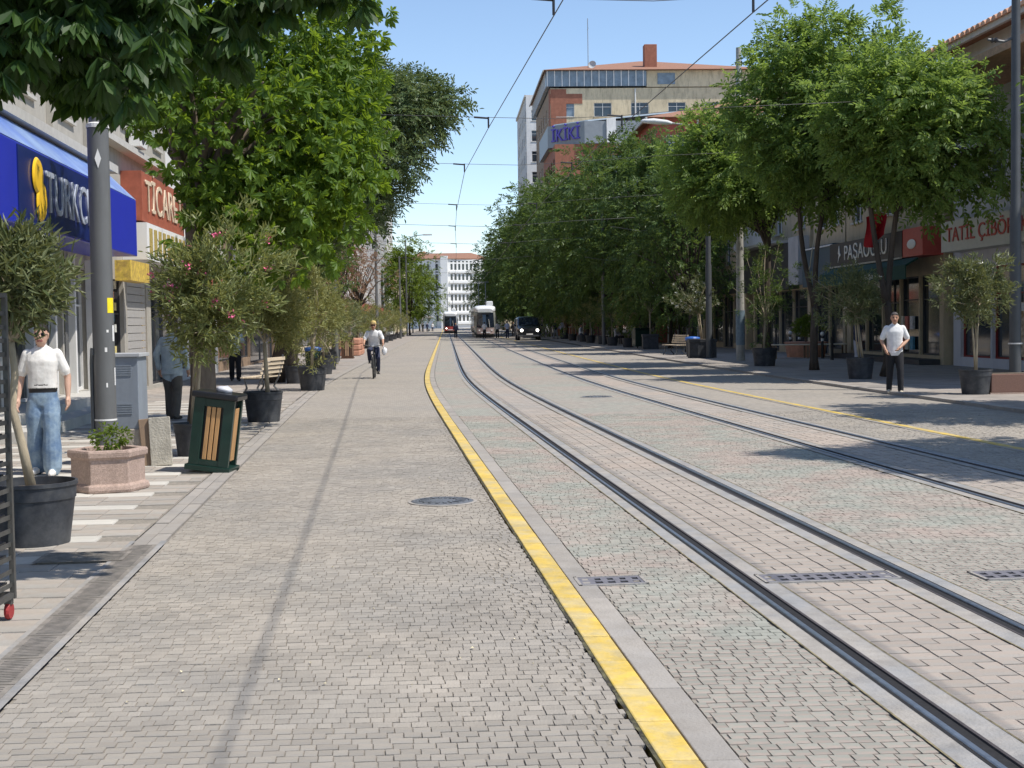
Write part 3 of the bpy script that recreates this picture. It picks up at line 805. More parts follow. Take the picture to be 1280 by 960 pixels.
b.box('canopy', 0, 12, -2.2, -.006, 8.3, 8.5, m_tilep)
ad = b.box('poster', 4.2, 5.9, -.03, -.005, .45, 2.0, M('food_poster', (.42, .27, .13), var=.5, scale=5, patch=(.6, .5, .4), pscale=2.5)); b.box('poster_header', 4.2, 5.9, -.035, -.031, 1.75, 1.97, m_white, ad)

b = Bld('pastry_shop_building', 'beige building with the dark lettered shop sign and green awning', 'R', 43.6, 54.0, 15.4, 12, 9.4)
b.shopfront(.5, b.W - .3, 3.0, 5, door=2, frame=m_charc); b.row(5.3, 3, 1.2, 1.6); b.walls(m_beige)
b.hip(m_tile, 2, .5)
sg = b.box('sign_board', .1, 8.5, -.7, -.004, 3.62, 4.5, M('dark_sign_board', (.035, .033, .037), rough=.5, var=.1))
b.text('PAŞAOĞLU', .78, m_wtext, 4.55, 4.05, -.72, width=4.9, parent=sg)
em = MB(); em.prism([(1.25, -.73, 3.75), (1.4, -.73, 4.05), (1.28, -.73, 4.1), (1.4, -.73, 4.4), (1.52, -.73, 4.1), (1.62, -.73, 4.02), (1.45, -.73, 3.95)], (0, .02, 0)); em.build('emblem', m_wtext, sg)
b.box('light_rail', .1, 8.5, -.78, -.701, 3.56, 3.615, m_sill, sg)
r2 = b.box('red_sign', 8.52, b.W - .02, -.68, -.004, 3.6, 4.52, m_redp); MB().ell((9.4, -.7, 4.0), .42, .03, .16).build('print', m_wtext, r2)
aw = MB().prism([(.2, -.72, 3.55), (.2, -1.15, 3.3), (.2, -1.15, 2.85), (.2, -1.12, 2.85), (.2, -1.12, 3.26), (.2, -.72, 3.48)], (b.W - .5, 0, 0)).build('awning', m_green, b.root)
b.text('paşaoğlu', .3, m_wtext, 6.2, 3.05, -1.17, width=1.3, parent=aw, name='lettering')
b.box('step', .3, b.W - .3, -.7, -.004, .06, .24, m_charc)
for i in range(6):
    b.box('display_goods', 6.2 + (i % 3) * .5, 6.5 + (i % 3) * .5, .02, .1, .5 + (i // 3) * .7, .95 + (i // 3) * .7, M('goods_r%d' % i, ((.6, .2, .1), (.55, .55, .5), (.1, .3, .45), (.65, .6, .5), (.5, .15, .12), (.6, .6, .62))[i], var=.3, scale=12))

b = Bld('blue_grey_shop_building', 'plain building with a wide blue grey shop panel', 'R', 54.2, 58.8, 15.4, 12, 9)
b.shopfront(.3, b.W - .3, 2.9, 2, door=0); b.row(5.4, 2, 1.2, 1.6); b.walls(m_beige)
b.box('shop_panel', .03, b.W - .03, -.5, -.004, 2.95, 4.6, m_blueg); b.box('light_rail', .03, b.W - .03, -.55, -.501, 4.5, 4.56, m_white)
MB().tube([(2.2, -.3, 6.4), (2.15, -.5, 5.3), (2.0, -.62, 4.4), (1.7, -.62, 3.8), (1.3, -.6, 3.6)], .02, 6).build('loose_cable', M('cream_cable', (.6, .55, .4)), b.root)
b = Bld('balcony_building', 'ochre building with white balcony railing above a charcoal sign', 'R', 59, 70, 15.3, 12, 10.5)
b.shopfront(.4, b.W - .4, 2.9, 4, door=1); b.row(5.6, 3, 1.3, 1.7); b.row(8.2, 3, 1.3, 1.5); b.walls(m_beige)
sg = b.box('charcoal_sign', .1, 9.2, -.5, -.004, 2.95, 5.0, m_charc); b.box('pale_sign', 9.21, b.W - .1, -.5, -.004, 3.1, 5.2, m_grey)
for i in range(3): MB().prism([(3.0 + i * .75, -.52, 3.9 - i * .12), (3.3 + i * .75, -.52, 3.9 - i * .12), (3.9 + i * .75, -.52, 4.75 - i * .12), (3.6 + i * .75, -.52, 4.75 - i * .12)], (0, .015, 0)).build('yellow_stripe', M('pale_yellow', (.75, .70, .22), rough=.5), sg)
bal = b.box('balcony', .4, 8.5, -1.1, -.004, 5.02, 5.14, m_sill)
rl = MB().box(.4, 8.5, -1.1, -1.04, 6.0, 6.06)
rl.build('handrail', m_white, bal)
for i in range(34): b.box('baluster', .5 + i * .24, .56 + i * .24, -1.09, -1.05, 5.145, 5.995, m_white, bal)
b = Bld('ochre_building', 'ochre building with a black panel and projecting grey sign', 'R', 70.2, 82, 15.0, 12, 11)
b.shopfront(.4, b.W - .4, 2.9, 4, door=2); b.row(4.6, 4, 1.2, 1.7); b.row(7.7, 4, 1.2, 1.7); b.walls(m_beige)
b.box('black_panel', 0.2, 2.4, -1.2, -.004, 5.6, 9.2, m_black); b.box('grey_sign', .3, 2.8, -1.6, -.004, 3.4, 5.2, m_grey); b.box('shop_sign', 3, b.W - .3, -.5, -.004, 3.0, 4.0, m_black)
b.text('MODA', .5, m_wtext, 7, 3.5, -.52, width=1.6) if False else None
b.ac(4, 6.6); b.ac(8, 6.6)
b = plain('white_bay_building', 'low pale building with sloped metal roof behind the ivy tree', 'R', 82.5, 94, 14.8, 13, 11.5, m_grey, 2, 3, acs=2)
MB().prism([(-.6, -3.6, 9.9), (b.W + .6, -3.6, 9.9), (b.W + .6, 6.5, 15.2), (-.6, 6.5, 15.2)], (0, 0, .14)).build('roof', m_metal, b.root)
MB().prism([(-.6, 6.6, 15.2), (b.W + .6, 6.6, 15.2), (b.W + .6, 13.2, 11.4), (-.6, 13.2, 11.4)], (0, 0, .12)).build('roof', m_metal, b.root)
MB().prism([(b.W + .003, -3.2, 10.0), (b.W + .003, 0, 9.6), (b.W + .003, 13, 11.5), (b.W + .003, 6.5, 15.15)], (-.15, 0, 0)).build('gable', m_metal, b.root)
b.box('white_bay', 1, 4, -1.2, -.004, 3.2, 5.6, m_white)

b = Bld('red_house', 'red painted house with tiled roof on the right side', 'R', 95, 113, 14.2, 18, 15.6)
for i in range(6): b.box('shop_pane', .5 + i * 2.95, 3.0 + i * 2.95, -.09, -.062, .4, 2.7, m_pane)
b.box('shade_panel', .1, b.W, -.06, -.004, 0, 2.94, m_charc)  # charcoal sheet over the red wall, standing in for shade under the trees
for f in range(4): b.row(4.0 + f * 2.95, 5, 1.3, 1.6, frame=m_wdark); b.row(4.0 + f * 2.95, 4, 1.5, 1.6, face='side', frame=m_wframe)
b.walls(m_red); b.hip(m_tile, 2.8, .7)
b.box('shading_canopy', .2, b.W - .2, -2.4, -.004, 2.95, 3.5, m_charc); b.box('shop_cladding', .2, b.W + .05, -.3, -.005, 3.52, 4.6, m_brown)  # canopy added to hide the wall and shade the ground floor
MB().tube([(b.W + .12, 3, 15.5), (b.W + .12, 3, 6)], .07, 8).build('downpipe', m_pipe, b.root)
b2 = Bld('lower_red_wing', 'lower brick wing with a sloping tiled roof in front of the red house', 'R', 94.2, 94.9, 14.2, 9, 12.4)
b2.walls(m_brickred)
MB().prism([(-.1, -.9, 11.2), (b2.W + 1.3, -.9, 11.2), (b2.W + 1.3, 9, 15.4), (-.1, 9, 15.4)], (0, 0, .2)).build('roof', m_tilep, b2.root)

plain('low_grey_block', 'low grey block between the red house and the brick building', 'R', 114, 147.5, 14.0, 12, 11, m_grey, 2, 9, side_n=3)
b = Bld('brick_office', 'brick building with grey fascia and violet lettering on the right', 'R', 149, 166, 11.7, 16, 20.9)
for i in range(5): b.box('shop_pane', .6 + i * 3.2, 3.2 + i * 3.2, -.09, -.062, .4, 2.7, m_pane)
b.box('shade_panel', .1, b.W, -.06, -.004, 0, 2.94, m_charc)  # charcoal sheet darkening the brick ground floor like tree shade
for f in range(5): b.row(5 + f * 3.2, 5, 1.8, 1.7, frame=m_wdark); b.row(5 + f * 3.2, 4, 2.0, 1.9, face='side', frame=m_wdark, m0=4)
b.walls(m_brickred)
b.box('shading_canopy', .2, b.W - .2, -2.0, -.004, 2.95, 3.5, m_charc)  # added canopy, shades the front below it
W = b.W
fs = MB().prism([(0, -.5, 20.92), (W - 3.6, -.5, 20.92), (W + .5, 3.2, 20.92), (W + .5, 16, 20.92), (0, 16, 20.92)], (0, 0, 2.4)).build('grey_fascia', m_gmetal, b.root)
MB().prism([(0, .2, 23.33), (W - 3.2, .2, 23.33), (W + .2, 3.6, 23.33), (W - 1.5, 15, 24.6), (1, 15, 24.6)], (0, 0, .15)).build('roof', m_metal, b.root)
m_viol = M('violet_letters', (.10, .07, .42), rough=.4, var=.05)
text('lettering', 'İKİKİ', 1.95, m_viol, fs, (W - 1.55 + .05, 1.35 - .06, 22.1), (PI / 2, 0, math.atan2(3.7, 4.1)), .08, 4.2)
b.box('white_post', W + .51, W + .7, 5.6, 6.6, 21.0, 23.6, m_white, fs)

b = Bld('tall_cream_building', 'tall cream building, street front browned for shade, with tiled roof and chimney', 'R', 170, 196, 12.9, 27, 30.5)
for f in range(8):
    b.row(4.6 + f * 3.2, 6, 1.8, 1.7); b.row(4.6 + f * 3.2, 6, 2.2, 1.7, face='side')
b.walls(m_brown, m_cream)  # brown street front carries the shade, cream side the sunlit tone
b.box('glazed_storey', .3, b.W + .25, -.5, 12, 30.7, 32.6, m_paneb); 
for i in range(14): b.box('mullion', b.W + .251, b.W + .33, -.4 + i * .92, -.3 + i * .92, 30.7, 32.6, m_wframe)
for i in range(16): b.box('mullion', .6 + i * 1.6, .72 + i * 1.6, -.57, -.501, 30.7, 32.6, m_wframe)
b.hip(m_tile, 3.6, .9, z=32.62)
b.box('chimney', b.W - 4, b.W - 2.6, 12.2, 13.8, 31, 36.4, m_brickred, bevel=.05)
for i in range(1): b.box('brown_band', b.W - .3, b.W + .05, .003, 4.0, 28.6, 29.8, m_brickred) if i == 0 else None
b.box('rear_wing', 1, b.W - 2, 27.2, 44, 0, 31.5, m_brown); MB().prism([(0, 27, 31.5), (b.W, 27, 31.5), (b.W, 36, 34.6), (0, 36, 34.6)], (0, 0, .2)).build('rear_roof', m_tile, b.root)
def antenna(root, x, y, z, h):
    MB().tube([(x, y, z), (x, y, z + h)], .05, 6).tube([(x - .6, y, z + h * .8), (x + .6, y, z + h * .8)], .03, 5).build('antenna', m_gmetal, root)
b.box('attic_wall', .6, b.W + .1, 12.05, 26.5, 30.6, 32.6, m_cream); b.box('attic_window', b.W + .101, b.W + .14, 13.4, 15.6, 30.9, 32.3, m_paneb)
b.box('corner_band', b.W + .004, b.W + .06, .05, 2.0, 3, 30.4, m_brickred); b.box('corner_band', b.W - 1.6, b.W - .02, -.08, -.004, 3, 30.4, m_brickred)
for i in range(5): b.ac(b.W - 4, 10 + i * 3.2); b.box('balcony', b.W + .004, b.W + 1.0, 5.5, 9.5, 6.3 + i * 4.8, 7.2 + i * 4.8, m_cream)
MB().tube([(b.W + .14, 10.6, 30.4), (b.W + .14, 10.6, 4)], .1, 8).build('downpipe', m_pipe, b.root)
antenna(b.root, b.W - 2, 5, 33, 6.5)
def dish(root, x, y, z, r, mat):
    o = MB().lathe([(.001, 0), (r * .6, .06), (r, .2), (r, .22), (r * .6, .085), (.001, .025)], 18).build('satellite_dish', mat, root, (x, y, z), (PI / 2.4, 0, 1.2)); MB().tube([(0, 0, 0), (0, 0, -.6)], .04, 6).build('mount', m_gmetal, o)
for i, (yy, c) in enumerate(((5.5, m_grey), (24, m_black), (31, m_white), (38, m_white))): dish(b.root, b.W - 1.5, yy, (33.6, 33.6, 34.4, 35.3)[i], .5, c)

b = plain('grey_white_tower', 'pale grey tall apartment tower behind the cream building', 'R', 214, 240, 12.6, 16, 37, m_grey, 10, 6, side_n=4, win=(1.6, 1.7), shop=0, mat2=m_white, fh=3.2)
plain('far_right_block', 'low tiled block far down the right side', 'R', 300, 380, 12.5, 14, 19, m_cream, 4, 12, shop=0).hip(m_tile, 4, .6)

# ---- white office block closing the street
eb = empty('end_office_block', (-20.6, 425, 0), 0, 'white office block with regular window grid closing the street', 'building')
m_whitec = M('white_concrete', (.74, .73, .70), rough=.8, var=.04, scale=.5)
H = 21.5
def end_wing(rz, x0, W, cols, w, names):
    mb = MB(); grid = []
    for f in range(6):
        z = 2.2 + f * 3.2
        for u in cols: grid.append((u, z, w, 1.9)); grid.append((u, z + 2.35, w, .45))
    ops = [(round(u, 3), round(u + w, 3), round(z, 3), round(z + h, 3)) for u, z, w, h in grid]
    mb.openings(W, H, ops, lambda u, z, d: (u + x0, d, z), .35)
    for u in (x0, x0 + W): mb.add([(u, 0, 0), (u, 12, 0), (u, 12, H), (u, 0, H)], [(0, 1, 2, 3)])
    mb.add([(x0, 0, H), (x0 + W, 0, H), (x0 + W, 12, H), (x0, 12, H)], [(0, 1, 2, 3)])
    wl_ = mb.build('wing_wall', m_whitec, eb, (0, 0, 0), (0, 0, rz))
    for u, z, w_, h in grid:
        link('window', shared(('ebw', w_, h), lambda: MB().box(0, w_, .25, .3, 0, h).mesh('window', m_pane)), wl_, (u + x0, 0, z))
    return wl_
wr = end_wing(rad(24), .9, 13.5, [1.2 + i * 1.3 for i in range(9)], .75, 0)
for i in range(6): MB().box(1.6, 14.2, -.5, -.004, 1.3 + i * 3.2, 1.9 + i * 3.2).build('balcony_band', m_whitec, wr)
wlf = end_wing(rad(-24), -15.4, 14.5, [.9, 2.4, 5.2, 6.7, 9.3, 10.9, 12.4], .95, 0)
MB().box(-4.2, -3.0, -.6, -.004, 0, H).build('pier', m_whitec, wlf); MB().box(-11.3, -10.5, -.6, -.004, 0, H).build('pier', m_whitec, wlf)
MB().box(-1.1, 1.1, -1.5, 4, 0, H + 1.0).build('stair_tower', m_whitec, eb)
MB().box(-26, 22, 14, 26, 0, 19).build('rear_wing', m_white, eb)
MB().prism([(-15.5, 6.8, H + .05), (0, -.6, H + .05), (14.5, 6.8, H + .05), (8, 12, H + 2.2), (-8, 12, H + 2.2)], (0, 0, .3)).build('roof', m_tile, eb)
for i in range(3):
    plain('hillside_house', ('red roofed house on the far skyline left of the office block', 'red roofed house on the far skyline above the office block', 'red roofed house on the far skyline right of the office block')[i], 'L', 470 + i * 20, 490 + i * 20, -16 + i * 17, 18, 24, (m_cream, m_white, m_beige)[i], 1, 4, shop=0, group='skyline houses').hip(m_tile, 4, .5)

# ------------------------------------------------------------------ vegetation
def unit(a):
    return a / np.maximum(1e-9, np.linalg.norm(a, axis=1, keepdims=True))

def leaf_mesh(name, Pt, D, Nn, L, W, mat, prof=(.85, .8), fold=.22, droop=.12):
    """one folded six-point blade per row: base point, direction, face normal, length, width"""
    n = len(Pt); D = unit(D); S = unit(np.cross(D, Nn)); U = np.cross(S, D)
    L = np.broadcast_to(L, n)[:, None]; W = np.broadcast_to(W, n)[:, None]
    V = np.empty((n, 6, 3))
    V[:, 0] = Pt
    V[:, 1] = Pt + D * L * .36 + S * W * .5 * prof[0] + U * W * fold
    V[:, 2] = Pt + D * L * .70 + S * W * .5 * prof[1] + U * (W * fold - L * droop * .4)
    V[:, 3] = Pt + D * L - U * L * droop
    V[:, 4] = Pt + D * L * .70 - S * W * .5 * prof[1] + U * (W * fold - L * droop * .4)
    V[:, 5] = Pt + D * L * .36 - S * W * .5 * prof[0] + U * W * fold
    b = (np.arange(n) * 6)[:, None]
    F = np.concatenate([b + np.array([[0, 1, 2, 3]]), b + np.array([[0, 3, 4, 5]])], 0)
    return np_mesh(name, V.reshape(-1, 3), F, mat)

def rdir(n, r):
    return unit(r.normal(size=(n, 3)))

def crown_points(r, c, rad3, ncl, lumps=7, shell=.35, lo=-1.0, jit=.05, wild=1.0):
    """cluster centres inside a lumpy ellipsoid, denser towards its skin"""
    d = rdir(ncl * 3, r); d = d[d[:, 2] > lo][:ncl]
    k = rdir(lumps, r); amp = r.uniform(.12, .35, lumps) * wild
    m = .8 + (amp[None] * np.maximum(0, d @ k.T) ** 3).sum(1) - .1 * (wild - 1) + np.abs(r.normal(0, jit, len(d)))
    t = (shell + (1 - shell) * r.random(len(d)) ** .55)
    return np.array(c) + d * np.array(rad3) * (m * t)[:, None], d

def spray(r, centres, outd, per, cr, up=.35):
    """leaf positions, directions and normals around cluster centres"""
    n = len(centres) * per
    C = np.repeat(centres, per, 0); O = np.repeat(outd, per, 0)
    off = rdir(n, r) * (r.random(n) ** .5 * 1.0)[:, None] * cr * np.array([1, 1, .75]) * np.repeat(r.uniform(.6, 1.35, len(centres)), per)[:, None]
    Pt = C + off
    D = unit(unit(off) * .8 + O * .5 + rdir(n, r) * .7 + np.array([0, 0, -.15]))
    N = unit(rdir(n, r) * 1.0 + np.array([0, 0, .55]) + O * .45)
    return Pt, D, N

def pinnate(r, centres, outd, ntw, cr, tl, k=9):
    """compound leaves: k leaflets in two rows along short drooping stalks"""
    n = len(centres) * ntw; C = np.repeat(centres, ntw, 0); O = np.repeat(outd, ntw, 0)
    off = rdir(n, r) * (r.random(n) ** .6)[:, None] * cr * np.repeat(r.uniform(.55, 1.4, len(centres)), ntw)[:, None]
    B = C + off * np.array([1, 1, .8]); A = unit(unit(off) * .75 + O * .55 + rdir(n, r) * .55 + np.array([0, 0, .05]))
    N = unit(rdir(n, r) * .65 + np.array([0, 0, .8]) + O * .35); S = unit(np.cross(A, N)); T = tl * r.uniform(.7, 1.25, n)[:, None]
    Pt, D, Nn, L = [], [], [], []
    for i in range(k):
        last = i == k - 1; t = 1.0 if last else (i // 2 + 1) / ((k + 1) / 2); sg = 0 if last else (1 if i % 2 else -1)
        Pt.append(B + A * T * t - np.array([0, 0, .22]) * T * t * t); D.append(A * (1.0 if last else .5) + S * sg * .9 - np.array([0, 0, .18]) + r.normal(0, .12, (n, 3))); Nn.append(N + r.normal(0, .18, (n, 3))); L.append(T[:, 0] * .42 * r.uniform(.8, 1.15, n))
    return np.concatenate(Pt), np.concatenate(D), np.concatenate(Nn), np.concatenate(L)

def limb_tree(mb, r, base, fork, centres, rt, rf, n_limb, sway=.25, n=9, forks=1):
    """trunk from base to fork, limbs curving on to a selection of crown clusters"""
    base, fork = np.array(base, float), np.array(fork, float)
    k = 7; pts, rr = [], []
    w = r.normal(0, sway * .25, 3); w[2] = 0
    for i in range(k):
        t = i / (k - 1); pts.append(base + (fork - base) * t + w * math.sin(t * PI)); rr.append(rt * (1.28 if i == 0 else 1) * (1 - t) + rf * t)
    mb.tube(pts, rr, n)
    idx = r.choice(len(centres), min(n_limb, len(centres)), replace=False)
    for i in idx:
        e = centres[i]; t0 = r.uniform(.78, 1.0); s = base + (fork - base) * t0 + w * math.sin(t0 * PI)
        mid = s * .5 + e * .5 + np.array([0, 0, .12 * np.linalg.norm(e - s)]) + r.normal(0, .12, 3)
        r0 = rf * r.uniform(.4, .75)
        mb.tube([s, s * .72 + mid * .28 + r.normal(0, .03, 3), mid, mid * .45 + e * .55 + r.normal(0, .06, 3), e], [r0, r0 * .8, r0 * .55, r0 * .33, r0 * .12], 6)

m_bark = M('grey_brown_bark', (.16, .125, .095), rough=.95, var=.35, scale=5, bump=.9, bscale=14, stretch=(1, 1, .25))
m_barkd = M('dark_bark', (.075, .058, .045), rough=.95, var=.35, scale=6, bump=.9, bscale=14, stretch=(1, 1, .25))
m_barkp = M('pale_bark', (.36, .30, .21), rough=.9, var=.3, scale=9, bump=.6, bscale=20, stretch=(1, 1, .3))
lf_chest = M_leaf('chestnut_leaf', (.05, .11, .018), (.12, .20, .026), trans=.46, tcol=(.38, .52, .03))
lf_chestd = M_leaf('shaded_chestnut_leaf', (.022, .055, .015), (.045, .09, .018), trans=.28, tcol=(.14, .25, .03), rough=.5, spec=.3)  # darker copy of the chestnut leaf, underside shade put into the colour
lf_grey = M_leaf('greyish_leaf', (.075, .125, .05), (.16, .21, .09), trans=.25, rough=.45)
lf_ash = M_leaf('ash_leaf', (.095, .165, .042), (.20, .28, .075), trans=.48, tcol=(.40, .54, .08))
lf_dark = M_leaf('dark_leaf', (.04, .085, .026), (.115, .175, .05), trans=.38)
lf_ole = M_leaf('oleander_leaf', (.075, .105, .045), (.19, .21, .10), trans=.25, rough=.45)
lf_oleb = M_leaf('dry_oleander_leaf', (.125, .15, .05), (.30, .30, .115), trans=.25, rough=.55)
lf_olem = M_leaf('olive_oleander_leaf', (.105, .145, .05), (.27, .29, .115), trans=.3, rough=.45)
lf_rust = M_leaf('rusty_leaf', (.17, .105, .07), (.27, .17, .12), trans=.25, rough=.7)
lf_bright = M_leaf('bright_leaf', (.07, .13, .02), (.16, .22, .03), trans=.4)

def palmate(r, Pt, D, N, L, k=6, hang=.35):
    """horse chestnut leaf: k leaflets fanning from one point"""
    n = len(Pt); D = unit(D); S = unit(np.cross(D, N)); ang = np.linspace(-1.75, 1.75, k)
    Pn, Dn, Nn, Ln = [], [], [], []
    for i, a in enumerate(ang):
        s = (1 - .11 * abs(i - (k - 1) / 2)); dd = D * math.cos(a) + S * math.sin(a) - np.array([0, 0, hang]) + r.normal(0, .07, (n, 3))
        Pn.append(Pt); Dn.append(dd); Nn.append(N + r.normal(0, .2, (n, 3))); Ln.append(L * s)
    return np.concatenate(Pn), np.concatenate(Dn), np.concatenate(Nn), np.concatenate(Ln)

def tree_parts(root, bark, trunk_mb, crown_me, extra=None):
    t = trunk_mb.build('trunk', bark, root, smooth=True)
    c = link('crown', crown_me, root)
    return t, c

# -- horse chestnut overhead, trunk just outside the frame on the left
r = np.random.default_rng(3)
e = empty('horse_chestnut', (-6.2, 8.6, 0), 0, 'horse chestnut hanging dark broad leaves into the top left corner', 'tree')
cen = []
for i in range(5600):
    y = r.uniform(6.9, 9.0); t = r.uniform(-.50, -.088); x = t * y
    z0 = 1.65 + y * (.180 + max(0, t + .27) * .40) + .13 * math.sin(t * 61 + y * 1.3) + .07 * math.sin(t * 23 + 4 * y)
    if t < -.24 or y > 8.1: cen.append((x, y, z0 + r.random() ** 1.15 * 1.7))
cen = np.array(cen)[:3000]
loc0 = np.array([-6.2, 8.6, 0])
Pt = cen - loc0; D = rdir(len(cen), r) * np.array([1, 1, .3]); N = unit(rdir(len(cen), r) * .5 + np.array([0, 0, 1]))
A = palmate(r, Pt, D, N, r.uniform(.13, .22, len(cen)), 7, .95)
up_c, up_d = crown_points(r, (-.2, .6, 6.6), (3.0, 3.0, 1.7), 1300)
B = palmate(r, up_c, rdir(len(up_c), r), unit(rdir(len(up_c), r) * .5 + np.array([0, 0, 1])), r.uniform(.15, .24, len(up_c)), 6)
Pa, Da, Na, La = [np.concatenate(q) for q in zip(A, B)]
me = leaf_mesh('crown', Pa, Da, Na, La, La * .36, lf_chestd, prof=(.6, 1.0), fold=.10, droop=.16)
mb = MB(); limb_tree(mb, r, (0, 0, 0), (.2, .1, 3.4), np.concatenate([Pt[::45] + np.array([0, 0, .45]), up_c[::60]]), .24, .15, 45)
tree_parts(e, m_bark, mb, me)

# -- second horse chestnut
r = np.random.default_rng(5)
e = empty('horse_chestnut', (-5.05, 22.2, 0), 0, 'horse chestnut with sunlit yellow green leaves rising behind the litter bin', 'tree')
c1, d1 = crown_points(r, (.95, 0, 5.1), (2.1, 2.0, 1.95), 2500, lumps=9, shell=.4, wild=1.0, jit=.09)
c2, d2 = crown_points(r, (.95, -.2, 3.75), (1.35, 1.4, .75), 480, shell=.4)
cc, dd = np.concatenate([c1, c2]), np.concatenate([d1, d2])
keep = ~((cc[:, 0] < -.05) & (cc[:, 2] < 4.55 + .5 * np.maximum(0, -cc[:, 0] - .4))); cc, dd = cc[keep], dd[keep]
Pt, D, N = spray(r, cc, dd, 2, .16)
A = palmate(r, Pt, D, N, r.uniform(.14, .22, len(Pt)), 7)
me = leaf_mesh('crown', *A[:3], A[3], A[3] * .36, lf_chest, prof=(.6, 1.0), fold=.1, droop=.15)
mb = MB(); limb_tree(mb, r, (0, 0, 0), (-.12, 0, 4.1), cc[(cc[:, 2] > 4.2) & (np.abs(cc[:, 0] - .75) < 1.3) & (cc[:, 2] < 6.2)], .22, .15, 30); tree_parts(e, m_bark, mb, me)

# -- dark grey-green tree leaning over the street
r = np.random.default_rng(8)
e = empty('leaning_tree', (-6.9, 39.4, 0), 0, 'tall grey green tree leaning from the left pavement towards the tracks', 'tree')
cl = []
for c, q, n in (((2.4, 0, 7.4), (2.35, 2.5, 2.1), 680), ((3.9, -.3, 7.8), (1.3, 1.5, .95), 200), ((1.2, 0, 5.3), (2.2, 2.2, 1.3), 320), ((4.8, -.2, 8.0), (.75, .8, .35), 55), ((3.0, 0, 5.2), (.9, 1.0, .5), 40), ((1.2, 0, 8.9), (1.4, 1.5, .9), 150)):
    cl.append(crown_points(r, c, q, n, lumps=8, shell=.4))
cc = np.concatenate([q[0] for q in cl]); dd = np.concatenate([q[1] for q in cl])
Pt, D, N, L = pinnate(r, cc, dd, 5, .34, .34)
me = leaf_mesh('crown', Pt, D, N, L, L * .36, lf_grey)
mb = MB(); limb_tree(mb, r, (0, 0, 0), (.75, 0, 3.9), cc, .26, .17, 40); tree_parts(e, m_barkd, mb, me)
e = empty('slim_tree', (-7.6, 46.5, 0), 0, 'slim dark tree standing just behind the leaning tree', 'tree')
c1, d1 = crown_points(r, (.8, 0, 4.8), (1.7, 1.7, 1.9), 260, shell=.3)
Pt, D, N = spray(r, c1, d1, 34, .36); me = leaf_mesh('crown', Pt, D, N, r.uniform(.10, .16, len(Pt)), .05, lf_dark)
mb = MB(); limb_tree(mb, r, (0, 0, 0), (.2, 0, 3.0), c1, .17, .1, 20); tree_parts(e, m_barkd, mb, me)

# -- trees of the right pavement
def ash(seed, h, rx, base_fork, name, label, loc, leaf=lf_ash, n=600, per=72, ls=(.11, .175), group='young trees on the right pavement', twin=False, lean=0.0, bark=m_barkd, lower=None):
    r = np.random.default_rng(seed)
    e = empty(name, loc, 0, label, 'tree', group)
    zc = (h + base_fork) / 2 + .3
    c1, d1 = crown_points(r, (lean, 0, zc), (rx, rx, (h - base_fork) / 2), n, lumps=12, shell=.25)
    # upright leaders that break the top outline
    tops = [crown_points(r, (lean + r.uniform(-rx * .6, rx * .6), r.uniform(-.8, .8), h - r.uniform(-.2, 1.2)), (.45, .45, 1.0), 16, shell=.1) for _ in range(6)]
    cc = np.concatenate([c1] + [t[0] for t in tops]); dd = np.concatenate([d1] + [t[1] for t in tops])
    Pt, D, N, L = pinnate(r, cc, dd, max(2, per // 9), .34, (ls[0] + ls[1]) * 1.25)
    me = leaf_mesh('crown', Pt, D, N, L, L * .46, leaf)
    mb = MB()
    if twin:
        limb_tree(mb, r, (0, 0, 0), (.05, 0, 2.0), cc[:2], .13, .10, 0)
        limb_tree(mb, r, (.04, 0, 1.9), (-.42, .1, base_fork + .6), cc[cc[:, 0] < lean], .085, .06, 18, sway=.5)
        limb_tree(mb, r, (.05, 0, 1.9), (.38, -.1, base_fork + .6), cc[cc[:, 0] >= lean], .085, .06, 18, sway=.5)
    else: limb_tree(mb, r, (0, 0, 0), (.1, 0, base_fork + .5), cc, .16, .10, 30)
    tree_parts(e, bark, mb, me)
    return e
ash(31, 9.5, 2.1, 4.7, 'young_ash', 'forked slim tree between the bollards and the walking man', (9.17, 41.2, .06), twin=True)
ash(32, 7.7, 2.0, 4.4, 'young_ash', 'tree on the right pavement nearest the green awning shop', (9.9, 36.0, .06), twin=True, lean=.55)
ash(33, 7.9, 2.3, 4.6, 'young_ash', 'thick trunked tree rising behind the ivy covered pot', (9.0, 48.0, .06), twin=False, lean=-.9, n=560)
ash(34, 7.0, 2.1, 3.4, 'young_ash', 'tree at the right edge whose twigs cross the dark pole', (11.1, 21.6, .06), n=420, lean=.2)
ash(35, 9.2, 2.2, 4.0, 'young_ash', 'tree beyond the right edge that shades the rails', (10.35, 13.6, .06), n=480)
# ivy tree
ash(36, 8.6, 2.3, 2.0, 'ivy_tree', 'dark ivy clad tree beside the ochre building', (8.6, 66.0, .06), leaf=lf_dark, n=330, per=40, ls=(.13, .2), group='dark trees down the right side')
RT = [(8.9, 76, 10.5, 3.0), (8.3, 88, 12.4, 3.6), (7.2, 99, 13.0, 3.9), (6.2, 111, 12.0, 3.8), (5.0, 124, 13.6, 4.2), (4.0, 138, 14.4, 4.2), (2.9, 154, 13.8, 4.2), (1.6, 172, 13.5, 4.3), (1.4, 196, 13.5, 4.3), (0.3, 228, 14.0, 4.3), (-1.6, 268, 14.0, 4.5), (-3.2, 320, 14.5, 4.6)]
RTL = ('broad dark tree directly beyond the ivy tree', 'dark tree in front of the sloped metal roof', 'dark tree in front of the red house', 'dark tree below the violet lettering', 'dark tree in front of the brick building, near the van', 'tall dark tree beside the parked van', 'dark tree behind the van by the railing', 'dark tree over the right tram stop', 'dark tree beyond the right tram stop', 'far dark tree right of the oncoming tram', 'small far tree at the end of the right row', 'farthest tree of the right row against the office block')
protos = []
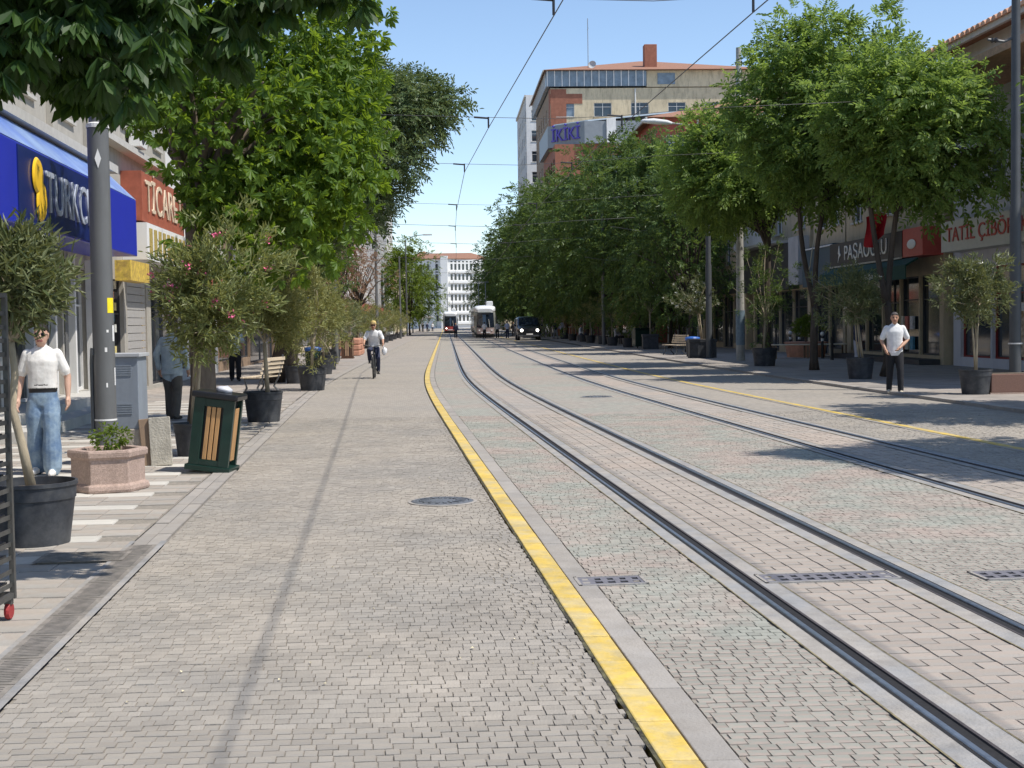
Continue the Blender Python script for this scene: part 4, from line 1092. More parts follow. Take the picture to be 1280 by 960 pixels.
for i, (x, y, h, rr) in enumerate(RT):
    if i < 3:
        t = ash(60 + i, 12.5, 4.0, 2.0, 'street_tree', RTL[i], (x, y, .06), leaf=lf_dark, n=700, per=27, ls=(.2, .34), group='dark trees down the right side', bark=m_barkd); protos.append(t)
    else:
        t = copy_tree(protos[i % 3], None, RTL[i], (x, y, .06))
    t.rotation_euler = (0, 0, i * 1.9); t.scale = (rr / 4.0, rr / 4.0, h / 12.7)
# left far trees
t = ash(71, 12, 4.2, 2.2, 'street_tree', 'round bright green tree beside the left tram stop', (-14.6, 196, 0), leaf=lf_bright, n=420, per=24, ls=(.24, .38), group='green trees far down the left side')
t2 = copy_tree(t, None, 'darker round tree left of the bright green one', (-17.5, 208, 0)); t2.scale = (.9, .9, .92); t2.rotation_euler = (0, 0, 2)
t3 = copy_tree(t, None, 'far green tree touching the office block', (-19.5, 290, 0)); t3.scale = (1.0, 1.0, 1.0); t3.rotation_euler = (0, 0, 4)
for i, (x, y, h, rx) in enumerate(((-8.3, 58, 6.2, 1.7), (-9.6, 75, 6.3, 2.1), (-10.4, 92, 6.6, 2.2))):
    ash(80 + i, h, rx, 2.6, 'withered_tree', ('withered rusty brown tree behind the blue lidded bin', 'withered rusty brown tree behind the brown bin', 'withered rusty tree farthest along the left row')[i], (x, y, 0), leaf=lf_rust, n=170, per=26, ls=(.08, .14), group='withered trees on the left')
ash(84, 9.5, 2.4, 3.0, 'dark_street_tree', 'dark tree behind the withered trees on the left', (-8.4, 52, 0), leaf=lf_dark, n=220, per=34, ls=(.12, .18), group='dark trees on the left')

# -- potted oleanders
m_pot = M('black_plastic_pot', (.032, .035, .042), rough=.55, var=.3, scale=7, patch=(.06, .062, .066), pscale=5)
m_soil = M('soil', (.14, .11, .08), rough=.95, var=.3, scale=20)
fl_pink = M('pink_petals', (.75, .16, .30), rough=.7, var=.1, island=.25)
fl_red = M('faded_red_petals', (.52, .16, .12), rough=.7, var=.1, island=.25)
fl_white = M('white_petals', (.80, .78, .70), rough=.7, var=.05, island=.1)
def pot_mesh(rt, h, parent):
    rb = rt * .80
    p = MB().lathe([(.001, 0), (rb, 0), (rb * 1.01, .03), (rt * .93, h * .72), (rt * .955, h * .73), (rt * .97, h * .93), (rt, h * .94), (rt, h), (rt * .94, h), (rt * .92, h * .86), (.001, h * .86)], 32, close=False).build('pot', m_pot, parent)
    autosmooth(p, 30)
    MB().lathe([(.001, .02), (rt * .5, .015), (rt * .9, 0)], 20, close=False).build('soil', m_soil, parent, (0, 0, h * .865))
def oleander(seed, label, loc, pot=(.34, .46), c=(0, 0, 1.9), rad3=(.65, .65, .6), stems=4, leaves=2400, leaf=lf_ole, flower=None, nf=30, bark=m_barkp, trunk=None, group='oleanders in black pots', ll=(.09, .15), box=None, sw=.02, wild=2.0, jit=.17):
    r = np.random.default_rng(seed)
    e = empty('potted_oleander', loc, r.uniform(0, .01), label, 'potted plant', group)
    ph = pot[1]
    if box:
        pb = MB(); x, y, h = box
        pb.box(-x, x, -y, y, 0, h).box(-x - .03, x + .03, -y - .03, y + .03, h * .86, h + .02); pb.build('planter_box', m_pot, e, bevel=.01); MB().box(-x + .03, x - .03, -y + .03, y - .03, h, h + .024).build('soil', m_soil, e); ph = h
    else: pot_mesh(pot[0], ph, e)
    ncl = max(40, leaves // 22)
    cc, dd = crown_points(r, c, rad3, ncl, lumps=9, shell=.12, jit=jit, wild=wild)
    per = leaves // len(cc)
    n = len(cc) * per; C = np.repeat(cc, per, 0); O = np.repeat(dd, per, 0)
    Pt = C + r.normal(0, .055, (n, 3)); D = unit(rdir(n, r) * .9 + O * .7 + np.array([0, 0, .35])); N = rdir(n, r) * .8 + np.array([0, 0, .6])
    link('foliage', leaf_mesh('foliage', Pt, D, N, r.uniform(ll[0], ll[1], n), r.uniform(.018, .03, n), leaf, prof=(1, .8), fold=.12, droop=.1), e)
    mb = MB(); ctr = np.array(c)
    if trunk:
        mb.tube(trunk, [.042, .036, .032, .03, .026][:len(trunk)], 8); top = np.array(trunk[-1]); st = [top] * stems
    else:
        zj = c[2] - rad3[2] * .72; st = []
        for _ in range(stems):
            b0 = np.array([r.normal(0, .03), r.normal(0, .03), ph * .84]); j0 = np.array([c[0] * .5 + r.normal(0, .05), c[1] * .5 + r.normal(0, .05), zj + r.normal(0, .05)])
            mb.tube([b0, b0 * .55 + j0 * .45 + np.append(r.normal(0, .02, 2), 0), j0], [sw * 1.15, sw, sw * .9], 6); st.append(j0)
    idx = r.choice(len(cc), min(len(cc), stems * 5), replace=False)
    for j, i in enumerate(idx):
        s = st[j % stems]; en = cc[i]; md = s * .45 + en * .55 + r.normal(0, .05, 3); md[2] = s[2] * .45 + en[2] * .55; sw_ = sw * .55
        mb.tube([s, s * .7 + md * .3, md, en], [sw_ * 1.2, sw_, sw_ * .7, sw_ * .3], 5)
    mb.build('stems', bark, e, smooth=True)
    if flower:
        fi = r.choice(len(cc), nf, replace=True); fi = fi[(cc[fi] - ctr)[:, 2] > -rad3[2] * .5] if len(cc) else fi
        k = 14; fc = np.repeat(cc[fi] + dd[fi] * .07, k, 0); m = len(fc)
        link('blossom', leaf_mesh('blossom', fc + r.normal(0, .025, (m, 3)), rdir(m, r), rdir(m, r), .034, .03, flower, fold=.1), e)
    return e
oleander(101, 'oleander with a bent pale trunk in the big pot beside the tray rack', (-3.72, 10.45, 0), (.345, .48), (-.12, 0, 2.08), (.37, .37, .33), 5, 4200, lf_ole, None, wild=1.2, jit=.12, trunk=[(.0, 0, .42), (-.06, 0, .75), (-.13, 0, 1.05), (-.10, 0, 1.3), (-.12, 0, 1.55)], ll=(.09, .15))
oleander(102, 'large pink flowering oleander in the pot behind the green litter bin', (-4.1, 17.4, 0), (.25, .42), (.28, 0, 2.05), (.54, .52, .66), 4, 7500, lf_olem, fl_pink, 34)
oleander(103, 'yellowish oleander in the wide pot at the gutter beyond the litter bin', (-4.29, 23.4, 0), (.34, .52), (.12, 0, 2.0), (.52, .52, .62), 2, 6000, lf_oleb, fl_red, 22, trunk=[(.08, 0, .46), (.06, 0, .9), (.04, 0, 1.35)])
oleander(104, 'oleander in the pot nearest the cyclist along the left gutter', (-5.05, 34.4, 0), (.37, .56), (.1, 0, 2.1), (.64, .6, .68), 3, 4200, lf_oleb, fl_red, 8)
oleander(105, 'oleander in the pot half hidden behind the gutter pot', (-6.1, 38.6, 0), (.36, .5), (.1, 0, 2.0), (.6, .6, .66), 3, 3400, lf_oleb, fl_white, 10)
oleander(106, 'oleander in the narrow pot beside the blue lidded bin', (-6.3, 45.5, 0), (.34, .55), (.1, 0, 2.1), (.7, .7, .7), 3, 3000, lf_oleb, fl_white, 10)
LROW = [(50, -4.9), (55, -5.3), (61, -5.6), (76, -5.9), (84, -5.9), (92, -5.8), (101, -5.9), (110, -5.8), (120, -5.9), (131, -5.9), (143, -6.0), (156, -6.0), (170, -6.0)]
for i, (Y, o) in enumerate(LROW):
    lab = 'oleander in a dark pot, number %s beyond the blue lidded bin in the left row' % ('one two three four five six seven eight nine ten eleven twelve thirteen'.split()[i])
    lab = lab.replace('number one', 'first').replace('number two', 'second').replace('number three', 'third').replace('number four', 'fourth').replace('number five', 'fifth').replace('number six', 'sixth').replace('number seven', 'seventh').replace('number eight', 'eighth').replace('number nine', 'ninth').replace('number ten', 'tenth').replace('number eleven', 'eleventh').replace('number twelve', 'twelfth').replace('number thirteen', 'last')
    oleander(110 + i, lab, P(o, Y), (.38, .55), (0, 0, 2.0), (.95, .95, .85), 3, 2000, lf_oleb if i % 3 else lf_ole, fl_red if i % 2 else None, 6, ll=(.14, .24), group='oleander row along the left gutter')
# right side
oleander(130, 'white flowering oleander in the pot beside the brown planter trough', (9.35, 27.4, .06), (.33, .5), (-.05, 0, 2.15), (.52, .52, .52), 3, 5000, lf_ole, fl_white, 12)
oleander(131, 'white flowering oleander in the pot behind the walking man', (8.95, 34.9, .06), (.36, .55), (-.1, 0, 2.1), (.62, .62, .58), 4, 4600, lf_ole, fl_white, 12)
oleander(132, 'ivy covered plant in the pot by the concrete pole', (8.45, 45.4, .06), (.42, .6), (.05, 0, 2.5), (.75, .75, 1.35), 4, 3000, lf_dark, None)
oleander(133, 'white blossoming shrub in the dark planter box by the bench', (7.85, 56.0, .06), (.4, .6), (-.3, 0, 2.3), (.7, .65, .58), 4, 2400, lf_ole, fl_white, 70, box=(.55, .3, .75))
oleander(134, 'small round shrub in the square dark pot by the green bin', (7.55, 74, .06), (.4, .6), (0, 0, 2.5), (.7, .7, .8), 3, 1300, lf_dark, None, box=(.42, .3, .8), ll=(.12, .2))
for i, (Y, o) in enumerate(((80, 10.2), (86, 10.0), (92, 10.1), (98, 9.9), (104, 10.0), (112, 9.9), (121, 10.0))):
    oleander(140 + i, 'shaded oleander in a dark pot, %s past the green bin on the right' % ('first', 'second', 'third', 'fourth', 'fifth', 'sixth', 'last')[i], P(o, Y, .06), (.38, .55), (0, 0, 2.2), (.8, .8, .75), 3, 1600, lf_dark if i % 2 else lf_oleb, None, ll=(.14, .24), group='oleander row on the right pavement')

# ------------------------------------------------------------------ poles, wires
random.seed(5)
m_pole = M('grey_painted_steel', (.13, .132, .132), rough=.45, var=.12, scale=3, stretch=(1, 1, .3), grime=.25)
m_poled = M('dark_painted_steel', (.075, .08, .085), rough=.5, var=.12, scale=3)
m_polec = M('concrete_pole', (.36, .35, .32), rough=.85, var=.15, scale=4, grime=.2)
m_wire = M('contact_wire', (.09, .085, .08), rough=.5, var=.1)
m_ins = M('insulator', (.03, .03, .033), rough=.4)
p = empty('catenary_pole', (-4.63, 15.45, 0), 0, 'grey steel pole with a yellow sticker behind the concrete planter', 'pole', 'catenary poles')
MB().lathe([(.122, 0), (.12, 2), (.118, 3.92)], 24).build('lower_shaft', m_pole, p, smooth=False)
autosmooth(p.children[0])
autosmooth(MB().lathe([(.096, 3.9), (.085, 9.6), (.001, 9.65)], 24, close=False).build('upper_shaft', m_pole, p))
MB().lathe([(.127, 3.90), (.127, 3.945), (.096, 3.96)], 24, close=False).build('white_collar', m_white, p)
MB().lathe([(.1245, .60), (.1245, .62)], 24, close=False).build('cable_tie', m_white, p)
MB().tube([(-.13, -.05, .5), (-.13, -.05, 1.25), (-.11, -.08, 1.42), (-.10, -.07, 1.35)], .022, 8).build('conduit', m_poled, p)
def sticker(parent, a0, a1, z0, z1, r, mat, name='sticker'):
    mb = MB(); n = 5
    pts = [(r * math.cos(a0 + (a1 - a0) * i / n), r * math.sin(a0 + (a1 - a0) * i / n)) for i in range(n + 1)]
    for i in range(n): mb.add([(pts[i][0], pts[i][1], z0), (pts[i + 1][0], pts[i + 1][1], z0), (pts[i + 1][0], pts[i + 1][1], z1), (pts[i][0], pts[i][1], z1)], [(0, 1, 2, 3)])
    return mb.build(name, mat, parent)
sticker(p, -.85, -.05, 1.82, 1.99, .1222, M('sticker_yellow', (.85, .68, .02), rough=.5, var=.08, scale=20))
sticker(p, -.35, -.02, 1.50, 1.68, .1224, m_white); sticker(p, -1.2, -.98, 1.38, 1.43, .1224, m_white); sticker(p, -1.15, -1.0, .98, 1.03, .1224, m_white); sticker(p, -.2, .1, 1.0, 1.2, .1224, m_white); sticker(p, -1.0, -.8, 1.6, 1.63, .1224, m_white)
MB().prism([(.0, 0, -.11), (.035, 0, 0), (0, 0, .11), (-.035, 0, 0)], (0, .004, 0)).build('diamond_mark', m_white, p, (.03, -.1215, 3.55), (0, 0, .25))

def cpole(label, loc, h, r0, mat, arm=None):
    p = empty('catenary_pole', loc, 0, label, 'pole', 'catenary poles')
    autosmooth(MB().lathe([(r0 * .85, 0), (r0 * .83, h * .4), (r0 * .7, h * .41), (r0 * .6, h), (.001, h + .05)], 18, close=False).build('shaft', mat, p))
    return p
rp = cpole('dark steel pole at the right edge beside the brown trough', (10.93, 29.5, .06), 9.6, .145, m_poled)
MB().lathe([(.147, .95), (.147, .98)], 18, close=False).build('cable_tie', m_white, rp)
br = MB().tube([(0, 0, 7.55), (-.25, 0, 7.45), (-.6, 0, 7.5)], .03, 6).build('bracket', m_poled, rp); MB().lathe([(.02, -.1), (.06, -.06), (.03, -.02), (.06, .02), (.03, .06), (.02, .1)], 10).build('insulator', m_ins, br, (-.45, 0, 7.48), (0, PI / 2, 0))
MB().tube([(.19, -.05, 0), (.19, -.05, 2.6)], .02, 8).build('conduit', m_pipe, rp)
cpole('dark steel pole behind the white blossoming shrub', (8.05, 55.4, .06), 9.4, .15, m_poled)
cpole('grey pole on the left pavement past the brown bin', P(-5.3, 59), 9.0, .14, m_pole)
cpole('distant grey pole on the left before the green tree', P(-5.4, 97), 9.0, .14, m_pole)
cpole('distant grey pole among the dark trees on the right', P(9.7, 88, .06), 9.0, .14, m_pole)
cpole('farthest grey pole on the left', P(-5.5, 150), 9.0, .14, m_pole)
lp = empty('street_lamp', (8.64, 51.3, .06), 0, 'slim concrete lamp post with a long arm over the street', 'street lamp')
autosmooth(MB().lathe([(.17, 0), (.14, 4), (.09, 11.7), (.001, 11.72)], 16, close=False).build('post', m_polec, lp))
MB().tube([(0, 0, 8.2), (-1.2, 0, 8.75), (-2.6, 0, 8.95)], [.05, .04, .035], 8).build('arm', m_polec, lp)
lh = MB(); lh.tube([(-2.5, 0, 8.93), (-2.7, 0, 8.97), (-3.2, 0, 9.02), (-3.6, 0, 9.03), (-3.68, 0, 9.03)], [(.04, .05), (.12, .09), (.15, .11), (.12, .07), (.02, .02)], 12); lh.build('lamp_head', m_white, lp, smooth=True)
autosmooth(MB().lathe([(.172, .6), (.172, 1.9)], 16, close=False).build('paint_sleeve', M('faded_blue_paint', (.16, .22, .27), rough=.7, var=.3, scale=6), lp))
for i, (o, Y, s) in enumerate(((-5.8, 186, 1), (-6.2, 235, 1))):
    f = empty('street_lamp', P(o, Y), 0, ('far street lamp against the striped tower on the left', 'farthest street lamp on the left')[i], 'street lamp')
    MB().lathe([(.12, 0), (.07, 13)], 8).build('post', m_pole, f); MB().tube([(0, 0, 13), (1.2, 0, 13.6), (2.6, 0, 13.7)], .05, 6).build('arm', m_pole, f); MB().box(2.4, 3.6, -.15, .15, 13.6, 13.8).build('lamp_head', m_white, f)

def wire_curve(name, label, pts, r, n=6):
    o = MB().tube(pts, r, n).build(name, m_wire, None, smooth=True); return tag(o, label, 'wire')
ZW = 6.5
W1 = [(-25, .6), (-8, .55), (8, .6), (20.5, .58), (34.2, .42), (44.1, .14), (59, .04), (72, .08), (88, .25), (110, .4), (140, .5), (180, .5), (240, .5), (320, .5), (400, .5)]
W2 = [(-25, 3.75), (-8, 3.7), (8, 3.7), (21.8, 3.73), (34.2, 3.75), (44.1, 3.6), (59, 3.5), (72, 3.55), (88, 3.6), (110, 3.7), (140, 3.75), (180, 3.75), (240, 3.75), (320, 3.75)]
wire_curve('contact_wire', 'overhead contact wire running above the near tram track', [P(o, Y, ZW) for Y, o in W1], .010)
wire_curve('contact_wire', 'overhead contact wire running above the far tram track', [P(o, Y, ZW) for Y, o in W2], .010)
SP = [21.8, 34.2, 44.1, 59, 72, 88, 110, 140]
SPN = 'first second third fourth fifth sixth seventh last'.split()
for i, Y in enumerate(SP):
    o1 = np.interp(Y, [w[0] for w in W1], [w[1] for w in W1]); o2 = np.interp(Y, [w[0] for w in W2], [w[1] for w in W2])
    zl, zr = ZW + .75, ZW + .8
    pts = [P(-8.6, Y + random.uniform(-1, 1), zl), P(o1 - 2.5, Y, ZW + .36), P(o1, Y, ZW + .26), P((o1 + o2) / 2, Y, ZW + .2), P(o2, Y, ZW + .26), P(o2 + 2.5, Y, ZW + .42), P(15.0, Y + random.uniform(-1, 1), zr)]
    s = empty('span_wire', P(o1, Y, 0), 0, 'span wire across the street, %s from the camera' % SPN[i], 'wire', 'span wires')
    L0 = Vector(s.location)
    MB().tube([Vector(q) - L0 for q in pts], .007 if Y < 60 else .011, 5).build('cable', m_wire, s, smooth=True)
    for oo in (o1, o2):
        q = Vector(P(oo, Y, ZW)) - L0
        MB().tube([q + Vector((0, 0, .0)), q + Vector((0, 0, .27))], .022, 6).tube([q + Vector((-.02, 0, .24)), q + Vector((-.36, 0, .27))], .026, 6).build('hanger', m_ins, s)
for k, (Y, zz, oo) in enumerate(((66, 6.2, 5.6), (78, 5.3, 6.4))):
    wire_curve('service_cable', ('thin pale cable sagging in front of the dark right trees', 'lower thin pale cable in front of the dark right trees')[k], [P(1.5 + 6, Y, zz), P(9, Y, zz - .25), P(12, Y, zz + .2), P(15, Y, zz + .6)], .012, 5)

# ------------------------------------------------------------------ left furniture
m_rackm = M('galvanised_rack', (.14, .135, .125), rough=.5, var=.2, scale=9, metal=.7)
rk_ = empty('tray_rack', (-2.86, 7.22, 0), 0, 'tall metal tray rack on castors at the left edge', 'rack')
for x in (-.62, 0):
    for y in (0, .47): MB().box(x - .014, x + .014, y - .014, y + .014, .12, 1.84).build('post', m_rackm, rk_)
for z in (.13, 1.83): MB().box(-.633, .013, -.013, .483, z, z + .025).build('frame', m_rackm, rk_) if z > 1 else MB().box(-.62, 0, -.02, .0, .125, .155).box(-.62, 0, .47, .49, .125, .155).box(-.63, -.6, 0, .47, .125, .155).box(-.02, .01, 0, .47, .125, .155).build('frame', m_rackm, rk_)
for i in range(21):
    z = .2 + i * .077
    MB().box(-.022, -.003, .015, .455, z, z + .003).box(-.003, .002, .015, .455, z - .012, z + .014).build('tray_runner', m_rackm, rk_)
    MB().box(-.617, -.6, .015, .455, z, z + .003).build('tray_runner', m_rackm, rk_)
    if i % 3 != 1: MB().box(-.595, -.026, .02, .45, z + .004, z + .016).build('tray', M('dark_tray', (.05, .047, .045), rough=.5, var=.2), rk_)
for x in (-.6, -.02):
    for y in (.02, .45):
        MB().lathe([(.045, -.014), (.05, 0), (.045, .014)], 14).build('castor', M('red_castor', (.32, .03, .03), rough=.5), rk_, (x, y, .052), (0, PI / 2, 0)); MB().box(x - .02, x + .02, y - .02, y + .02, .09, .125).build('castor_fork', m_rackm, rk_)

m_plan = M('pink_aggregate', (.43, .315, .26), rough=.9, var=.22, scale=40, bump=.6, bscale=120, grime=.25)
def hexp(rr, z0, z1): return [(rr * math.cos(PI / 6 * 0 + PI / 3 * i), rr * math.sin(PI / 3 * i)) for i in range(6)]
hp = empty('hexagonal_planter', (-4.14, 13.85, 0), .32, 'pinkish hexagonal concrete planter with a small shrub', 'planter')
def hexring(prof, name, mat, parent):
    mb = MB(); n = 6
    mb.lathe(prof, 6, close=False); return mb.build(name, mat, parent, bevel=.008)
hexring([(.001, .0), (.40, 0), (.41, .03), (.40, .07), (.365, .085), (.365, .34), (.395, .35), (.40, .40), (.39, .425), (.31, .425), (.30, .36), (.001, .36)], 'bowl', m_plan, hp)
MB().lathe([(.001, .02), (.29, 0)], 6, close=False).build('soil', m_soil, hp, (0, 0, .372))
r = np.random.default_rng(77); cc, dd = crown_points(r, (0.05, 0, .52), (.16, .16, .14), 40); Pt, D, N = spray(r, cc, dd, 14, .06)
link('shrub', leaf_mesh('shrub', Pt, D, N, r.uniform(.03, .05, len(Pt)), .022, lf_bright), hp)
MB().tube([(.02, 0, .37), (.05, 0, .5)], .008, 5).tube([(.02, 0, .37), (-.02, .03, .5)], .006, 5).build('stem', m_bark, hp)

m_cab = M('cabinet_paint', (.24, .27, .31), rough=.5, var=.08, scale=3, grime=.15)
cb = empty('electrical_cabinet', (-4.62, 16.2, 0), 0, 'grey electrical cabinet on a rough plinth right of the pole', 'cabinet')
MB().box(-.2, .17, 0, .42, 0, .44).build('plinth', M('rough_plinth', (.36, .32, .27), rough=.95, var=.25, scale=9, bump=.8, bscale=30), cb, bevel=.012)
bd = MB().box(-.19, .16, .012, .41, .441, 1.30).build('housing', m_cab, cb, bevel=.006)
MB().box(-.21, .19, -.015, .44, 1.301, 1.345).build('lid', M('cabinet_lid', (.4, .41, .42), rough=.6, var=.1), cb, bevel=.006)
for z in (.62, 1.08):
    for i in range(5): MB().box(-.12, .08, .004, .011, z + i * .028, z + .014 + i * .028).build('vent_louvre', m_cab, bd)
sl = M('concrete_slab', (.42, .39, .33), rough=.9, var=.2, scale=8, bump=.5, bscale=40, grime=.3)
for i in range(2):
    s = MB().box(0, .20 + .05 * i, 0, .05, 0, .56 + .02 * i).build('concrete_slab', sl if i else m_brown, None, (-4.40 + i * .10, 16.12 - i * .03, .0), (-.12, (-.10, -.05)[i], .15), bevel=.008)
    tag(s, ('dark slab leaning on the cabinet plinth', 'pale concrete slab leaning in front of the dark slab')[i], 'slab')

m_bing = M('dark_green_steel', (.007, .03, .022), rough=.4, var=.2, scale=6, coat=.2)
m_wood = M('varnished_slat', (.50, .28, .12), rough=.55, var=.22, scale=5, stretch=(4, 4, .4), bump=.2, bscale=30)
m_bag = M('black_bag', (.015, .015, .018), rough=.3, var=.2)
def slat_bin(name, label, loc, rz, tilt, steel, wood, s=1.0, bag=True):
    e = empty(name, loc, 0, label, 'litter bin'); e.rotation_euler = (0, tilt, rz); w, d, h = .25 * s, .22 * s, .90 * s
    for sx in (-1, 1):
        for sy in (-1, 1): MB().box(sx * w - .065 * s * (1 + sx), sx * w + .065 * s * (1 - sx), sy * d - .03 * s * (1 + sy), sy * d + .03 * s * (1 - sy), .06, h).build('corner_post', steel, e, bevel=.004)
    MB().box(-w - .03, w + .03, -d - .03, d + .03, 0, .06).build('base_frame', steel, e, bevel=.004)
    for z0, z1 in ((.061, .13), (h - .09, h - .002)): MB().box(-w + .09, w - .09, -d + .005, d - .005, z0, z1).build('cross_rail', steel, e, bevel=.004)
    MB().box(-w + .05, w - .05, -d + .04, d - .04, .10, h - .02).build('liner', m_bag, e)
    for i in range(3):
        x = (-.062 + i * .062) * s
        for y0, y1 in ((-d + .008, -d + .026), (d - .026, d - .008)): MB().box(x - .024 * s, x + .024 * s, y0, y1, .132, h - .093).build('slat', wood, e, bevel=.003)
        for x0, x1 in ((-w + .008, -w + .026), (w - .026, w - .008)): MB().box(x0, x1, (-.062 + i * .062) * s - .024 * s, (-.062 + i * .062) * s + .024 * s, .132, h - .093).build('slat', wood, e, bevel=.003)
    MB().box(-w - .035, w + .035, -d - .035, d + .035, h, h + .07).build('lid', m_bag, e, bevel=.02)
    if bag:
        r = np.random.default_rng(9); b = MB().ell((0, 0, 0), .10, .09, .045, 12, 7); b.v = [tuple(np.array(q) * (1 + r.normal(0, .09))) for q in b.v]; b.build('rubbish_bag', M('pale_bag', (.55, .55, .58), rough=.4), e, (.04, 0, h + .1), smooth=True)
    return e
slat_bin('litter_bin', 'tilted dark green litter bin with wooden slats at the gutter', (-3.46, 15.55, .01), -.05, .135, m_bing, m_wood, .92)
slat_bin('litter_bin', 'small brown litter bin farther up the left gutter', P(-5.3, 66), 0, 0, M('brown_steel', (.10, .05, .03), rough=.6), M('pale_slat', (.42, .27, .17), rough=.7, var=.2), 1.1, False)

def bench(label, loc, rz, wood):
    e = empty('bench', loc, rz, label, 'bench')
    for i in range(5): MB().box(-.7, .7, -.24 + i * .1, -.16 + i * .1, .43, .46).build('seat_slat', wood, e, bevel=.005)
    for i in range(4): MB().box(-.7, .7, .25 + i * .03, .275 + i * .03, .52 + i * .1, .60 + i * .1).build('back_slat', wood, e, bevel=.005)
    for x in (-.55, .55):
        MB().tube([(x, -.26, 0), (x, -.14, .2), (x, -.2, .42), (x, .24, .42), (x, .36, .95)], .025, 6).build('leg', m_poled, e); MB().tube([(x, .3, 0), (x, .12, .2), (x, .24, .42)], .025, 6).build('leg', m_poled, e)
    return e
m_bw = M('bench_wood', (.56, .46, .33), rough=.7, var=.15, scale=5, stretch=(.4, 4, 4))
bench('wooden bench under the left trees, seen past the yellowish oleander', (-5.95, 32.2, 0), -1.75, m_bw)
bench('wooden bench in the shade beside the white blossoming shrub', (7.35, 61.5, .06), -1.2, m_bw)
def bagbin(label, loc, body, lid):
    e = empty('waste_bin', loc, 0, label, 'litter bin')
    MB().lathe([(.26, 0), (.3, .75), (.29, .78), (.001, .78)], 16, close=False).build('body', body, e)
    MB().lathe([(.31, .7), (.33, .78), (.30, .83), (.1, .86), (.001, .86)], 16, close=False).build('bag_rim', lid, e); return e
m_bluebag = M('blue_bag', (.04, .14, .48), rough=.4, var=.15)
bagbin('dark bin lined with a blue bag behind the left pots', (-7.3, 50.0, 0), m_bing, m_bluebag)
bagbin('dark bin lined with a blue bag behind the right planter box', (7.75, 58.2, .06), m_charc, m_bluebag)
gb = empty('waste_container', (7.35, 77, .06), .2, 'square dark green waste container under the right trees', 'litter bin')
MB().box(-.45, .45, -.35, .35, .1, 1.05).build('body', m_bing, gb, bevel=.03); MB().box(-.48, .48, -.38, .38, 1.051, 1.15).build('lid', m_bing, gb, bevel=.03)
for x in (-.3, .3): MB().lathe([(.08, -.03), (.08, .03)], 10).build('wheel', m_bag, gb, (x, -.25, .08), (0, PI / 2, 0))
m_terra = M('terracotta_stone', (.52, .26, .17), rough=.9, var=.2, scale=5)
for i, (o, Y) in enumerate(((-5.6, 72), (-5.6, 74.2), (-5.7, 76.6))):
    e = empty('stone_planter', P(o, Y), hd(Y), ('nearest', 'middle', 'farthest')[i] + ' of the terracotta stone planters behind the cyclist', 'planter', 'terracotta planters')
    for k in range(3): MB().box(-.55, .55, -.8, .8, k * .3, k * .3 + .285).build('stone_block', m_terra, e, bevel=.05)
MB
tr = empty('planter_trough', (10.02, 27.5, .06), .05, 'long brown aggregate trough beside the right pot', 'planter')
MB().box(-.42, .75, -.25, .25, .03, .40).build('trough', M('brown_aggregate', (.20, .115, .09), rough=.9, var=.2, scale=40, bump=.5, bscale=100), tr, bevel=.015); MB().box(-.45, .78, -.28, .28, 0, .029).build('foot', m_plan, tr); MB().box(-.36, .69, -.19, .19, .401, .41).build('soil', m_soil, tr)
for i, (x, y) in enumerate(((11.83, 57.7), (12.15, 57.4), (12.05, 52.7), (11.93, 50.6))):
    e = empty('bollard', (x, y, .06), 0, ('black bollard with white bands, leftmost of the four by the low tables', 'black bollard with white bands, second from the left by the low tables', 'black bollard with white bands, third from the left by the low tables', 'plain black bollard at the right end of the low tables')[i], 'bollard', 'bollards by the low tables')
    MB().lathe([(.07, 0), (.055, .1), (.05, .85), (.001, .86)], 12, close=False).build('post', m_black, e)
    if i < 3:
        MB().ell((0, 0, .95), .085, .085, .085, 12, 8).build('ball_cap', m_white, e, smooth=True); MB().lathe([(.056, .68), (.056, .78)], 12, close=False).build('white_band', m_white, e)
m_ptop = M('pale_tabletop', (.66, .58, .45), rough=.7, var=.1)
for i, x in enumerate((10.95, 12.4)):
    e = empty('low_table', (x, 53.4 - i * .2, .06), 0, ('long pale low table left of the thin tree trunk', 'pale low table right of the thin tree trunk')[i], 'table')
    MB().box(-.7, .7, -.35, .35, .52, .56).build('tabletop', m_ptop, e)
    for sx in (-.62, .62):
        for sy in (-.3, .3): MB().box(sx - .03, sx + .03, sy - .03, sy + .03, 0, .519).build('leg', m_brown, e)
ts = empty('terracotta_tub', (11.95, 55.2, .06), 0, 'terracotta tub with a bright green shrub behind the low tables', 'potted plant')
MB().lathe([(.001, 0), (.75, 0), (.85, .55), (.9, .6), (.8, .62), (.001, .55)], 20, close=False).build('tub', m_terra, ts)
r = np.random.default_rng(78); cc, dd = crown_points(r, (0, 0, 1.25), (.55, .5, .42), 110); Pt, D, N = spray(r, cc, dd, 16, .12); link('shrub', leaf_mesh('shrub', Pt, D, N, .1, .045, lf_bright), ts)
MB().tube([(0, 0, .5), (0, 0, 1.2)], .04, 6).build('stem', m_bark, ts)
fl = empty('red_flag', P(14.3, 47.0, 0), 0, 'limp red flag hanging above the dark lettered shop sign', 'flag')
V, F = [], []
for i in range(9):
    for j in range(11):
        s, t = i / 8, j / 10; V.append((-.3 + .72 * s * (1 - .2 * t) + .03 * math.sin(t * 5), .16 * math.sin(s * 9 + t * 2) * (.5 + t), 5.35 - t * (1.0 + .15 * math.sin(s * 4)) - .28 * (1 - s)))
for i in range(8):
    for j in range(10): a = i * 11 + j; F.append((a, a + 11, a + 12, a + 1))
me = bpy.data.meshes.new('cloth'); me.from_pydata(V, [], F); me.materials.append(M('red_cloth', (.42, .012, .02), rough=.8, var=.1)); me.polygons.foreach_set('use_smooth', [True] * len(F)); link('cloth', me, fl)
